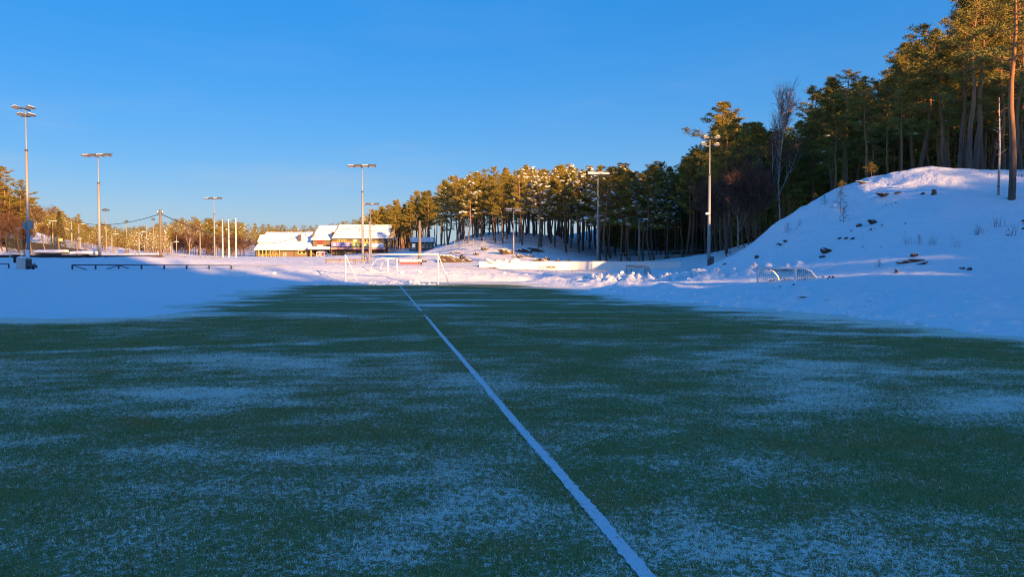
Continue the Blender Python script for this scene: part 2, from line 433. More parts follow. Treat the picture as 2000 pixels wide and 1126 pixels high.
M['glass'] = mat_plain("dark_window_glass", (0.030, 0.032, 0.038), 0.08, 0, 0.1, 1.0, 0.6)
M['brick_dark'] = mat_plain("dark_chimney_brick", (0.12, 0.085, 0.075), 0.85)
M['pink_beam'] = mat_plain("pale_balcony_beam", (0.55, 0.40, 0.36), 0.7)
M['purple'] = mat_plain("purple_banner_cloth", (0.26, 0.21, 0.52), 0.7)
M['green_banner'] = mat_plain("green_banner_cloth", (0.34, 0.42, 0.10), 0.7)
M['white_banner'] = mat_plain("white_banner_cloth", (0.76, 0.78, 0.84), 0.7, 0, 0.05)
M['lilac'] = mat_plain("pale_lilac_print", (0.62, 0.60, 0.80), 0.7)
M['red'] = mat_plain("red_paint", (0.55, 0.045, 0.035), 0.5)
M['red_board'] = mat_plain("dull_red_board", (0.36, 0.10, 0.13), 0.7)
M['cabinet'] = mat_plain("pale_grey_cabinet", (0.58, 0.55, 0.52), 0.55, 0, 0.06)
M['tyre'] = mat_plain("black_rubber", (0.025, 0.025, 0.027), 0.8)
M['sign_white'] = mat_plain("sign_white", (0.78, 0.76, 0.70), 0.6)
M['litter'] = mat_plain("leaf_litter", (0.085, 0.055, 0.035), 0.9, 0, 0.6, 1.2)
M['grass_dry'] = mat_plain("dry_grass", (0.15, 0.10, 0.055), 0.9)

# ------------------------------------------------------------------ mesh and object helpers
class MB:
    def __init__(s): s.v = []; s.f = []; s.k = 0
    def add(s, verts, faces):
        b = s.k; s.v.extend(tuple(map(float, q)) for q in verts); s.k += len(verts)
        s.f.extend(tuple(i + b for i in q) for q in faces)
    def box(s, c, size, rz=0.0, rx=0.0, ry=0.0):
        m = Matrix.Translation(c) @ Matrix.Rotation(rz, 4, 'Z') @ Matrix.Rotation(ry, 4, 'Y') @ Matrix.Rotation(rx, 4, 'X')
        x, y, z = (q / 2 for q in size)
        vs = [m @ Vector(q) for q in ((-x, -y, -z), (x, -y, -z), (x, y, -z), (-x, y, -z), (-x, -y, z), (x, -y, z), (x, y, z), (-x, y, z))]
        s.add(vs, [(0, 3, 2, 1), (4, 5, 6, 7), (0, 1, 5, 4), (1, 2, 6, 5), (2, 3, 7, 6), (3, 0, 4, 7)]); return s
    def tube(s, pts, rad, n=8, cap=True):
        pts = [Vector(q) for q in pts]
        if not isinstance(rad, (list, tuple)): rad = [rad] * len(pts)
        vs, fs = [], []
        for i, q in enumerate(pts):
            d = (pts[min(i + 1, len(pts) - 1)] - pts[max(i - 1, 0)]).normalized()
            a = Vector((1, 0, 0)) if abs(d.x) < 0.9 else Vector((0, 1, 0))
            a = (a - d * a.dot(d)).normalized(); b = d.cross(a)
            for j in range(n):
                an = 2 * math.pi * j / n
                vs.append(q + (a * math.cos(an) + b * math.sin(an)) * rad[i])
        for i in range(len(pts) - 1):
            for j in range(n):
                k = (j + 1) % n
                fs.append((i * n + j, i * n + k, (i + 1) * n + k, (i + 1) * n + j))
        if cap:
            fs.append(tuple(range(n - 1, -1, -1))); e = (len(pts) - 1) * n
            fs.append(tuple(e + j for j in range(n)))
        s.add(vs, fs); return s
    def prism(s, poly, d, axis='y', off=0.0):
        """poly in the plane across the axis, extruded by d along it"""
        n = len(poly)
        def pt(q, k):
            return (q[0], off + k, q[1]) if axis == 'y' else ((off + k, q[0], q[1]) if axis == 'x' else (q[0], q[1], off + k))
        vs = [pt(q, 0) for q in poly] + [pt(q, d) for q in poly]
        fs = [tuple(range(n)), tuple(range(2 * n - 1, n - 1, -1))] + [(i, i + n, (i + 1) % n + n, (i + 1) % n) for i in range(n)]
        s.add(vs, fs); return s
    def mesh(s, name, mat, smooth=False):
        me = bpy.data.meshes.new(name); me.from_pydata(s.v, [], s.f)
        me.materials.append(mat if not isinstance(mat, str) else M[mat])
        if smooth: me.polygons.foreach_set("use_smooth", [True] * len(me.polygons))
        me.update(); return me
    def build(s, name, mat, parent=None, smooth=False, label=None):
        return link(name, s.mesh(name, mat, smooth), parent, label)

def link(name, me, parent=None, label=None):
    o = bpy.data.objects.new(name, me); COL.objects.link(o)
    if parent is not None: o.parent = parent
    if label: o["label"] = label
    return o

def tag(o, label, cat=None, group=None, kind=None):
    o["label"] = label
    if cat: o["category"] = cat
    if group: o["group"] = group
    if kind: o["kind"] = kind
    return o

def thing(name, label, cat, loc=(0, 0, 0), rz=0.0, group=None):
    o = bpy.data.objects.new(name, None); COL.objects.link(o)
    o.empty_display_size = 0.3
    o.location = loc; o.rotation_euler = (0, 0, rz)
    return tag(o, label, cat, group)

def copy_tree(o, parent=None):
    c = o.copy(); COL.objects.link(c)
    c.parent = parent
    for ch in o.children: copy_tree(ch, c)
    return c

def fast_mesh(name, V, Fc, mats, smooth=True, mi=None):
    """V (n,3) array; Fc (m,3|4) index array"""
    me = bpy.data.meshes.new(name)
    V = np.asarray(V, np.float32); Fc = np.asarray(Fc, np.int32)
    m, k = Fc.shape
    me.vertices.add(len(V)); me.vertices.foreach_set("co", V.ravel())
    me.loops.add(m * k); me.loops.foreach_set("vertex_index", Fc.ravel())
    me.polygons.add(m); me.polygons.foreach_set("loop_start", np.arange(0, m * k, k, dtype=np.int32))
    try: me.polygons.foreach_set("loop_total", np.full(m, k, dtype=np.int32))
    except Exception: pass
    for q in (mats if isinstance(mats, (list, tuple)) else [mats]): me.materials.append(M[q])
    if mi is not None: me.polygons.foreach_set("material_index", np.asarray(mi, np.int32))
    me.polygons.foreach_set("use_smooth", np.full(m, smooth))
    me.update(calc_edges=True); me.validate()
    return me

# ------------------------------------------------------------------ ground
def polar_terrain():
    fine = np.arange(-41, 41.001, 0.16)
    ang = np.concatenate([np.arange(-180, -41, 2.5), fine, np.arange(43, 180, 2.5)])
    rad = [0.4]
    while rad[-1] < 1500:
        r = rad[-1]
        st = 0.012 if 16 < r < 140 else (0.03 if r < 300 else 0.05)
        if 36 < r < 62: st = 0.0075
        rad.append(r * (1 + st) + (0.02 if r < 3 else 0))
    rad = np.array(rad)
    A, Rr = np.meshgrid(np.radians(ang), rad)
    X, Y = (Rr * np.sin(A)), (Rr * np.cos(A))
    Z = terrain(X, Y)
    V = np.stack([X.ravel(), Y.ravel(), Z], 1)
    nr, na = Rr.shape
    i, j = np.meshgrid(np.arange(nr - 1), np.arange(na), indexing='ij')
    j2 = (j + 1) % na
    Fq = np.stack([i * na + j, (i + 1) * na + j, (i + 1) * na + j2, i * na + j2], -1).reshape(-1, 4)
    Fq = Fq[:, ::-1]
    return fast_mesh("snow_ground", V, Fq, 'snow')
o = link("snow_ground", polar_terrain()); tag(o, "snow covered ground with field, banks, knoll and hill", kind="structure")

def pitch_sheet():
    us = np.linspace(-62, 15.5, 40); ws = np.linspace(-34, 70, 54)
    U, W_ = np.meshgrid(us, ws)
    X = U * CA - W_ * SA; Y = U * SA + W_ * CA
    V = np.stack([X.ravel(), Y.ravel(), np.zeros(X.size)], 1)
    na = len(us)
    i, j = np.meshgrid(np.arange(len(ws) - 1), np.arange(na - 1), indexing='ij')
    Fq = np.stack([i * na + j, i * na + j + 1, (i + 1) * na + j + 1, (i + 1) * na + j], -1).reshape(-1, 4)
    return fast_mesh("football_pitch", V, Fq, 'turf', False)
pitch = link("football_pitch", pitch_sheet()); tag(pitch, "dark green artificial turf dusted with frost", kind="structure")

def line_strip():
    rng = np.random.default_rng(4)
    segs = []
    w = -1.0
    V, Fq = [], []
    def run(w0, w1):
        b = len(V); n = int((w1 - w0) / 0.035)
        for k in range(n + 1):
            ww = w0 + (w1 - w0) * k / n
            wob = float(fbm([ww * 0.9], [3.3], 5, 3)[0]) * 0.016
            hw = LINE_HW * (1 + 0.10 * rng.normal()) + 0.004
            for sgn in (-1, 1):
                u = LINE_U + wob + sgn * hw * (1 + 0.08 * rng.normal())
                V.append((u * CA - ww * SA, u * SA + ww * CA, 0.008))
            if k: Fq.append((b + 2 * k - 2, b + 2 * k - 1, b + 2 * k + 1, b + 2 * k))
    run(-2.0, 22.9); run(25.9, 57.4)
    return fast_mesh("pitch_line", V, Fq, 'line', False)
link("pitch_line", line_strip(), pitch)

# turf fibres: real blades near the camera, thinning into the sheet
def blade_tuft():
    rng = np.random.default_rng(9)
    n = 300; s = 0.17
    c = rng.uniform(-s, s, (n, 2)); an = rng.uniform(0, 2 * np.pi, n); le = rng.uniform(0.010, 0.026, n); wd = rng.uniform(0.0018, 0.0036, n)
    lean = rng.uniform(0.4, 1.35, n); fa = an + rng.normal(0, .5, n)
    d = np.stack([np.cos(an), np.sin(an)], 1); sd = np.stack([-np.sin(fa), np.cos(fa)], 1)
    zero = np.zeros(n)
    b0 = np.concatenate([c - sd * wd[:, None], zero[:, None]], 1); b1 = np.concatenate([c + sd * wd[:, None], zero[:, None]], 1)
    tip = np.concatenate([c + d * (le * np.sin(lean))[:, None], (le * np.cos(lean))[:, None] + 0.003], 1)
    V = np.stack([b0, b1, tip], 1).reshape(-1, 3)
    return fast_mesh("turf_tuft", V, np.arange(3 * n).reshape(-1, 3), 'blade', False)

def turf_blades():
    tuft = bpy.data.objects.new("turf_tuft", blade_tuft())
    rng = np.random.default_rng(12)
    pts = []
    for sp, d0, d1 in ((0.235, 2.6, 13.0), (0.33, 13.0, 24.0)):
        ys = np.arange(d0, d1, sp); xs = np.arange(-18, 18, sp)
        X, Y = np.meshgrid(xs, ys); X = X.ravel() + rng.uniform(-.4, .4, X.size) * sp; Y = Y.ravel() + rng.uniform(-.4, .4, Y.size) * sp
        k = (np.abs(X) < Y * 0.72 + 0.6) & (green_d(X, Y) < -0.3)
        pts.append(np.stack([X[k], Y[k], np.full(k.sum(), 0.001)], 1))
    V = np.concatenate(pts)
    me = bpy.data.meshes.new("turf_blades"); me.from_pydata(V.tolist(), [], [])
    o = link("turf_blades", me); tag(o, "short frosted artificial grass fibres of the near turf", "grass", kind="stuff")
    ng = bpy.data.node_groups.new("turf_scatter", 'GeometryNodeTree')
    ng.interface.new_socket("Geometry", in_out='INPUT', socket_type='NodeSocketGeometry')
    ng.interface.new_socket("Geometry", in_out='OUTPUT', socket_type='NodeSocketGeometry')
    N, L = ng.nodes, ng.links
    gi, go = N.new("NodeGroupInput"), N.new("NodeGroupOutput")
    ip = N.new("GeometryNodeInstanceOnPoints"); oi = N.new("GeometryNodeObjectInfo"); oi.inputs["Object"].default_value = tuft
    oi.transform_space = 'ORIGINAL'
    rv = N.new("FunctionNodeRandomValue"); rv.data_type = 'FLOAT_VECTOR'
    rv.inputs[0].default_value = (0, 0, 0); rv.inputs[1].default_value = (0, 0, 6.283)
    mp = N.new("GeometryNodeMeshToPoints")
    L.new(gi.outputs[0], mp.inputs["Mesh"]); L.new(mp.outputs[0], ip.inputs["Points"])
    L.new(oi.outputs["Geometry"], ip.inputs["Instance"]); L.new(rv.outputs[0], ip.inputs["Rotation"])
    L.new(ip.outputs[0], go.inputs[0])
    md = o.modifiers.new("scatter", 'NODES'); md.node_group = ng
turf_blades()

# ------------------------------------------------------------------ wooded ridge behind the camera that shades the field
TE = math.tan(SUN_EL)
_S = [-120, -60, -25, -10, 1, 8, 12, 15, 19, 23, 27, 29.5, 30.6, 33, 34, 36.5, 38, 40, 42, 44, 49, 53, 56.6, 58, 60, 62, 64, 68, 80, 120, 160]
_A0 = [120, 140, 145, 140, 131, 114, 93, 79, 70, 62, 54, 47, 31, 31, 37, 36, 41, 58, 64, 66, 68, 68, 72, 98, 126, 136, 132, 130, 142, 150, 110]
CS, SS = math.cos(SUN_AZ), math.sin(SUN_AZ)
RIDGE_A = -80.0
def ridge_top(s): return np.interp(s, _S, _A0) * TE - RIDGE_A * TE
def ridge():
    ss = np.linspace(-125, 165, 233); aa = np.linspace(-150, -40, 45)
    S_, A_ = np.meshgrid(ss, aa)
    prof = np.exp(-((A_ - RIDGE_A) / np.where(A_ > RIDGE_A, 17.0, 34.0)) ** 2) * sstep(-40, -54, A_)
    edge = sstep(-125, -100, S_) * sstep(165, 140, S_)
    top = np.maximum(ridge_top(S_) - 1.2, 1)
    Z = (top * prof + fbm(S_ * 0.1, A_ * 0.1, 91, 3) * 0.6 * prof) * edge
    X = S_ * CS - A_ * SS; Y = S_ * SS + A_ * CS
    b = np.maximum(terrain(X, Y), 0).reshape(X.shape)
    Z = np.maximum(Z, b * 0.6) - 0.4
    V = np.stack([X.ravel(), Y.ravel(), Z.ravel()], 1); na = len(ss)
    i, j = np.meshgrid(np.arange(len(aa) - 1), np.arange(na - 1), indexing='ij')
    Fq = np.stack([i * na + j, i * na + j + 1, (i + 1) * na + j + 1, (i + 1) * na + j], -1).reshape(-1, 4)
    o = link("wooded_ridge_hill", fast_mesh("wooded_ridge_hill", V, Fq, 'snow')); tag(o, "snowy ridge behind the near end of the pitch", kind="structure")
ridge()
# ------------------------------------------------------------------ trees
def needles(rng, cen, n, rad, flat, ln, wd, up=0.35):
    """n thin triangles per clump centre (k,3)"""
    k = len(cen)
    c = np.repeat(cen, n, 0); m = k * n
    rr = np.repeat(rad, n)[:, None] if np.ndim(rad) else rad
    off = rng.normal(0, 0.45, (m, 3)) * rr; off[:, 2] *= flat
    d = rng.normal(0, 1, (m, 3)); d[:, 2] = d[:, 2] * 0.7 + up
    d += off / np.maximum(rr, 1e-3) * 0.9
    d /= np.linalg.norm(d, axis=1, keepdims=True)
    sd = np.cross(d, rng.normal(0, 1, (m, 3))); sd /= np.linalg.norm(sd, axis=1, keepdims=True) + 1e-6
    L_ = rng.uniform(0.7, 1.2, (m, 1)) * ln; W_ = rng.uniform(0.7, 1.2, (m, 1)) * wd
    b = c + off
    return np.stack([b - sd * W_ / 2, b + sd * W_ / 2, b + d * L_], 1).reshape(-1, 3)

def tri_mesh(name, V, mat):
    return fast_mesh(name, V, np.arange(len(V)).reshape(-1, 3), mat, False)

def snow_pads(rng, cen, size):
    """irregular lumps of snow lying on boughs"""
    V, Fc = [], []
    for c in cen:
        s = size * rng.uniform(0.55, 1.35); n = 7; b = len(V)
        tilt = rng.normal(0, 0.25, 2)
        ring = []
        for lv, (rr, hz) in enumerate(((1.0, -0.12), (0.72, 0.16))):
            for j in range(n):
                a = 2 * math.pi * j / n + lv * 0.4
                q = rr * s * rng.uniform(0.65, 1.25)
                x, y = math.cos(a) * q, math.sin(a) * q
                V.append((c[0] + x, c[1] + y, c[2] + hz * s + x * tilt[0] + y * tilt[1]))
        V.append((c[0], c[1], c[2] + 0.30 * s)); V.append((c[0], c[1], c[2] - 0.2 * s))
        for j in range(n):
            k = (j + 1) % n
            Fc += [(b + j, b + k, b + n + k), (b + j, b + n + k, b + n + j), (b + n + j, b + n + k, b + 2 * n), (b + k, b + j, b + 2 * n + 1)]
    return np.array(V), np.array(Fc)

def make_pine(seed, h=15.0, crown=0.5, lmax=2.3, snow=0, needles_n=70, sparse=1.0, lod=1.0):
    rng = np.random.default_rng(seed)
    tb = MB()
    sway = rng.normal(0, 0.16, (8, 2)).cumsum(0); sway -= sway[0]
    zs = np.linspace(0, 1, 8)
    def axis(z):
        t = np.clip(z / h, 0, 1)
        return np.array([np.interp(t, zs, sway[:, 0]), np.interp(t, zs, sway[:, 1]), z])
    r0 = 0.0125 * h
    pts = [axis(z) for z in np.concatenate([[-0.6, 0.0, 0.35], np.linspace(1.2, h * 0.985, 10)])]
    rads = [r0 * 1.25, r0 * 1.22, r0 * 1.02] + [r0 * (1 - 0.86 * (k / 9) ** 1.15) for k in range(10)]
    tb.tube(pts, rads, 8)
    ch = h * (1 - crown)
    cl, cr = [], []
    nl = int(34 * sparse)
    for i in range(nl):
        t = (i + rng.uniform(0, 1)) / nl
        t = t ** 0.9
        z = ch + t * (h - ch) * 0.97
        prof = (0.55 + 0.75 * min(1, t / 0.3)) * (1 - t) ** 0.62 + 0.12
        L_ = lmax * prof * rng.uniform(0.5, 1.25)
        a = i * 2.39996 + rng.normal(0, 0.5)
        el = -0.10 + 0.75 * t + rng.normal(0, 0.14)
        b = axis(z); dirx = np.array([math.cos(a) * math.cos(el), math.sin(a) * math.cos(el), math.sin(el)])
        mid = b + dirx * L_ * 0.5 + np.array([0, 0, -0.04 * L_]); end = b + dirx * L_ + np.array([0, 0, 0.10 * L_])
        tb.tube([b, mid, end], [0.045 * (1.15 - t) + 0.012, 0.026, 0.01], 4, False)
        nc = max(2, int(L_ * 2.6))
        for q in range(nc):
            f = 0.35 + 0.68 * (q + rng.uniform(0, 1)) / nc
            side = np.array([-math.sin(a), math.cos(a), 0]) * rng.normal(0, 0.26) * L_ * 0.55
            p = b + dirx * L_ * f + np.array([0, 0, 0.10 * L_ * f * f]) + side
            cl.append(p); cr.append(rng.uniform(0.24, 0.44) * (0.75 + 0.35 * (1 - t)))
    for i in range(5):
        cl.append(axis(h * rng.uniform(0.95, 1.0)) + rng.normal(0, 0.1, 3)); cr.append(0.22)
    # dead snags on the bare trunk
    for i in range(9):
        z = rng.uniform(0.35, 1.0) * ch; a = rng.uniform(0, 6.28); b = axis(z)
        L_ = rng.uniform(0.3, 1.1)
        tb.tube([b, b + np.array([math.cos(a), math.sin(a), rng.uniform(-.25, .2)]) * L_], [0.022, 0.008], 3, False)
    cl = np.array(cl); cr = np.array(cr)
    nv = needles(rng, cl, max(6, int(needles_n * lod)), cr, 0.55, 0.27, 0.062 / math.sqrt(lod))
    trunk = tb.mesh("pine_trunk", 'bark', True)
    crown_me = tri_mesh("pine_crown", nv, 'needle')
    sm = None
    if snow > 0:
        k = rng.uniform(0, 1, len(cl)) < snow * (1 - 0.5 * (cl[:, 2] - ch) / (h - ch))
        V, Fc = snow_pads(rng, cl[k] + rng.normal(0, .12, (k.sum(), 3)) + np.array([0, 0, 0.12]), 0.36)
        sm = fast_mesh("bough_snow", V, Fc, 'snow', True)
    return trunk, crown_me, sm, h

def make_spruce(seed, h=13.0, lmax=2.4):
    rng = np.random.default_rng(seed)
    tb = MB(); tb.tube([(0, 0, -0.5), (0, 0, 0.3), (0, 0, h * 0.6), (0, 0, h)], [0.22, 0.18, 0.10, 0.015], 8)
    cl, cr = [], []
    n = 90
    for i in range(n):
        t = i / n; z = 0.6 + (h - 0.7) * t ** 0.85
        L_ = lmax * (1 - z / h) ** 0.85 * rng.uniform(0.75, 1.1) + 0.12; a = i * 2.39996
        dirx = np.array([math.cos(a), math.sin(a), -0.28 + 0.5 * z / h])
        b = np.array([0, 0, z])
        tb.tube([b, b + dirx * L_ * 0.9], [0.03, 0.008], 3, False)
        nc = max(2, int(L_ * 3.2))
        for q in range(nc):
            f = 0.15 + 0.85 * (q + .5) / nc
            cl.append(b + dirx * L_ * f + np.array([-math.sin(a), math.cos(a), 0]) * rng.normal(0, 0.13) * L_ * f); cr.append(0.30)
    nv = needles(rng, np.array(cl), 26, np.array(cr), 0.6, 0.24, 0.06, -0.15)
    return tb.mesh("spruce_trunk", 'bark', True), tri_mesh("spruce_crown", nv, 'spruce'), None, h

def make_bare(seed, h=10.0, bark='birch', spread=0.42, forks=5, twn=7, stems=1, start=0.28):
    """leafless broadleaf: trunk and limbs in one mesh, fine twigs in the other"""
    rng = np.random.default_rng(seed)
    tb, tv = MB(), []
    def twigs(p, d, L_):
        for i in range(twn):
            q = d + rng.normal(0, 0.5, 3); q[2] += 0.15; q /= np.linalg.norm(q)
            l = L_ * rng.uniform(0.5, 1.2); s = np.cross(q, rng.normal(0, 1, 3)); s /= np.linalg.norm(s)
            o = p - d * L_ * rng.uniform(0, 0.7)
            w = 0.016
            tv.extend([o - s * w, o + s * w, o + q * l])
            for j in range(2):
                q2 = q + rng.normal(0, 0.5, 3); q2 /= np.linalg.norm(q2); o2 = o + q * l * rng.uniform(.3, .8)
                tv.extend([o2 - s * w * .8, o2 + s * w * .8, o2 + q2 * l * .6])
    def grow(p, d, L_, r, depth):
        n = 3; pts = [p]; dd = d.copy()
        for i in range(n):
            dd = dd + rng.normal(0, 0.10, 3); dd[2] += 0.05; dd /= np.linalg.norm(dd)
            pts.append(pts[-1] + dd * L_ / n)
        tb.tube(pts, [r * (1 - 0.45 * i / n) for i in range(n + 1)], 6 if depth < 1 else 4, False)
        if depth >= 3:
            twigs(pts[-1], dd, L_ * 1.1); return
        if depth >= 2: twigs(pts[-1], dd, L_ * 0.9)
        for i in range(forks if depth == 0 else 4):
            k = rng.uniform(start if depth == 0 else 0.3, 1.0); f = k * n; j = min(int(f), n - 1)
            o = pts[j] + (pts[j + 1] - pts[j]) * (f - j)
            a = rng.uniform(0, 6.28)
            e = np.array([math.cos(a), math.sin(a), 0]) * spread * rng.uniform(.8, 1.6) + dd * 0.8; e[2] += 0.12; e /= np.linalg.norm(e)
            grow(o, e, L_ * (0.62 - 0.12 * k) * rng.uniform(.8, 1.15), r * 0.48, depth + 1)
        grow(pts[-1], dd, L_ * 0.45, r * 0.5, depth + 1)
    for s in range(stems):
        a = rng.uniform(0, 6.28); ln = 0.28 if stems > 1 else 0.03
        d = np.array([math.cos(a) * ln, math.sin(a) * ln, 1.0]); d /= np.linalg.norm(d)
        grow(np.array([0.0, 0, -0.3]) + np.array([math.cos(a), math.sin(a), 0]) * (0.25 if stems > 1 else 0), d, h * 0.66, 0.011 * h if stems == 1 else 0.006 * h, 0)
    return tb.mesh("bare_trunk", bark, True), tri_mesh("bare_twigs", np.array(tv), 'twig'), None, h

PINES = [make_pine(11, 15, .58, 2.7), make_pine(12, 16, .52, 2.4), make_pine(13, 14, .64, 2.8), make_pine(14, 16, .48, 2.7), make_pine(15, 15, .60, 2.3), make_pine(16, 17, .54, 2.8)]
SNOWY = [make_pine(21, 15, .60, 2.7, .55), make_pine(22, 15, .56, 2.6, .80), make_pine(23, 14, .62, 2.8, .30)]
DEEP = [make_pine(31, 16, .58, 2.6, 0.03, 46, .85), make_pine(32, 17, .50, 2.5, 0, 46, .85), make_pine(33, 16, .60, 2.5, 0.02, 44, .8), make_pine(34, 18, .46, 2.7, .03, 46, .85)]
SPRUCES = [make_spruce(41), make_spruce(42, 12, 2.7)]
BIRCH = [make_bare(51, 12, 'birch', .38, 6), make_bare(52, 9, 'birch', .5, 6, 7, 1, .2)]
THICKET = [make_bare(61, 7, 'twig', .42, 4, 6, 3), make_bare(62, 6, 'twig', .5, 4, 6, 4)]
TREE_N = {}
def plant(kind, name, label, cat, x, y, h, group, rng, sub=0.15, z=None, lean=0.03, wide=1.0):
    trunk, crown, sm, h0 = kind
    s = h / h0
    t = thing(name, label, cat, (x, y, (ground(x, y) if z is None else z) - sub), rng.uniform(0, 6.28), group)
    t.rotation_euler[0] = rng.normal(0, lean); t.rotation_euler[1] = rng.normal(0, lean)
    ws = s * wide * rng.uniform(0.9, 1.12)
    t.scale = (ws, ws, s)
    link("trunk", trunk, t)
    link("twigs" if 'twig' in crown.name else "crown", crown, t)
    if sm is not None: link("snow_on_boughs", sm, t)["kind"] = "stuff"
    TREE_N[group] = TREE_N.get(group, 0) + 1
    return t

_sky = np.array([(-80, 300), (0, 330), (22, 326), (40, 345), (52, 385), (75, 400), (100, 402), (118, 404), (135, 425), (155, 418), (175, 440), (200, 430), (225, 438), (260, 440),
                 (300, 436), (345, 424), (372, 420), (410, 422), (450, 425), (500, 433), (580, 436), (640, 434), (690, 426), (720, 404), (740, 395), (757, 402), (775, 385),
                 (805, 380), (830, 354), (852, 360), (885, 325), (905, 338), (935, 332), (958, 321), (985, 325), (1012, 328), (1040, 322), (1060, 318), (1085, 322), (1110, 317), (1140, 325),
                 (1170, 322), (1195, 330), (1216, 316), (1250, 330), (1280, 313), (1310, 322), (1330, 308), (1350, 292), (1375, 284), (1400, 262), (1415, 200), (1432, 215), (1455, 250),
                 (1480, 232), (1500, 240), (1520, 238), (1560, 232), (1585, 205), (1600, 152), (1640, 135), (1670, 140), (1705, 128), (1745, 112), (1780, 62), (1800, 34), (1830, 45), (1850, 5),
                 (1870, -30), (1920, -60), (2000, -80), (2300, -90)], float)
def sky_h(x, y, gz):
    px, _ = project(x, y, gz)
    sy = np.interp(px, _sky[:, 0], _sky[:, 1])
    return P(px, sy, y)[2] - gz, px

def near_any(x, y, pts, d):
    return any((x - a) ** 2 + (y - b) ** 2 < d * d for a, b in pts)

# --- pines on the sunlit knoll and in the shaded stand beside it
rng = np.random.default_rng(77)
placed = []
def stand(name, label, cat, group, kinds, px0, px1, D0, D1, n, hmin, hmax, gap, var=(0.72, 1.0), cond=None, wide=1.0, tries=4000):
    k = 0
    for _ in range(tries):
        if k >= n: break
        D = rng.uniform(D0, D1); px = rng.uniform(px0, px1)
        x, y = PX(px, D), D
        if cond and not cond(px, D): continue
        if near_any(x, y, placed, gap): continue
        gz = ground(x, y)
        H, pxx = sky_h(x, y, gz)
        h = H * rng.uniform(*var)
        if h < hmin: continue
        h = min(h, hmax)
        lb, kd = (label, kinds) if not callable(label) else label(px, D)
        plant(kd[rng.integers(len(kd))], name, lb, cat, x, y, h, group, rng, wide=wide)
        placed.append((x, y)); k += 1
    return k

def zone(px, table):
    for lim, txt in table:
        if px < lim: return txt
    return table[-1][1]
def knoll_label(px, D):
    row = "front row" if D < 119 else ("middle row" if D < 133 else "back row")
    at = zone(px, ((868, "beside the small hut"), (905, "above the broad orange rock"), (945, "above the flat rock slabs"), (985, "left of the thin mast on the knoll"), (1025, "round the thin mast on the knoll"),
                   (1065, "above the largest dark ledge"), (1110, "above the notice on the white board"), (2000, "at the right end of the knoll")))
    if px < 868: return "slim golden lit pine %s, %s" % (at, row), PINES
    if px < 1000: return "golden lit pine with orange trunk %s, %s" % (at, row), PINES + SNOWY[2:]
    return "sunlit pine with snow on its boughs %s, %s" % (at, row), SNOWY + SNOWY[:2] + PINES[:1]
stand("pine_tree", knoll_label, "pine tree", "pines on the knoll", PINES, 872, 1165, 110, 150, 76, 8.5, 15.5, 2.0, (0.80, 1.02),
      lambda px, D: D > np.interp(px, [745, 800, 868, 900, 940, 1000, 1060, 1110, 1165], [185, 182, 128, 120, 117, 114, 112, 114, 118]) or (px < 868 and D > 140))
def hut_label(px, D):
    return "golden lit pine behind the plateau, %s, %s" % (zone(px, ((765, "over the club house end"), (800, "between club house and hut"), (835, "over the small hut"), (900, "right behind the small hut"))), "nearer rows" if D < 195 else "farther rows"), PINES
stand("pine_tree", hut_label, "pine tree", "pines behind the hut", PINES, 715, 868, 209, 245, 44, 8, 26, 2.0, (0.75, 1.02), lambda px, D: D > 209)
def stand_label(px, D):
    row = "front row" if D < 111 else ("middle row" if D < 120 else "back row")
    at = zone(px, ((1205, "right of the mast by the white board"), (1245, "left of the street lamp"), (1290, "right of the street lamp"), (1335, "between street lamp and end-on mast"), (1384, "just left of the end-on mast"), (2000, "behind the end-on mast")))
    if px < 1330: return "shaded pine with snowy crown %s, %s" % (at, row), [SNOWY[0], SNOWY[2], PINES[1], PINES[3], SNOWY[2]]
    return "tall dark pine with bare trunk %s, %s" % (at, row), [PINES[1], PINES[3], DEEP[3], PINES[5]]
stand("pine_tree", stand_label, "pine tree", "pines in the shaded stand", PINES, 1165, 1480, 104, 129, 66, 9, 22, 1.9, (0.82, 1.02))
# --- pines on the steep hill to the right
def hill_ok(px, D):
    return D > np.interp(px, [1400, 1500, 1600, 1640, 1740, 1815, 1880, 1940, 2000, 2100], [80, 79, 77, 73, 67, 63, 61, 60, 61, 58])
def hill_label(px, D):
    row = "front row" if D < 70 else ("middle row" if D < 82 else "back row")
    at = zone(px, ((1460, "close right of the end-on mast"), (1530, "round the leafless birch"), (1600, "above the left shoulder of the snow hill"), (1660, "above the saplings on the crest"), (1730, "left of the hilltop"),
                   (1800, "behind the hilltop rocks"), (1860, "behind the stump"), (1930, "right of the stump"), (3000, "by the lone thick pine")))
    return "dark full crowned pine %s, %s" % (at, row), DEEP + [PINES[2]]
stand("pine_tree", hill_label, "pine tree", "pines on the right hill", DEEP + [PINES[2]], 1405, 2040, 58, 98, 92, 8, 24, 1.8, (0.66, 1.0), hill_ok, 1.05)
def one(kind, name, label, cat, group, px, D, top, wide=1.0, lean=0.0, base=None):
    x, y = PX(px, D), D
    gz = ground(x, y)
    h = P(px, top, D)[2] - gz
    return plant(kind, name, label, cat, x, y, h, group, rng, wide=wide, lean=lean)
one(DEEP[1], "pine_tree", "thick brown trunked pine standing alone on the hill by the right picture edge", "pine tree", "pines on the right hill", 1972, 46, -105, 1.0)
one(PINES[3], "pine_tree", "tall pine rising above its neighbours beside the floodlight mast with a small lamp", "pine tree", "pines on the right hill", 1416, 90, 198, 1.25)
one(DEEP[1], "pine_tree", "very tall pine cut off by the top of the picture, bare lower trunk", "pine tree", "pines on the right hill", 1903, 62, -60, 1.0)
one(DEEP[3], "pine_tree", "tall flat crowned pine leaning over the hill crest with a wide head", "pine tree", "pines on the right hill", 1655, 77, 134, 1.2)
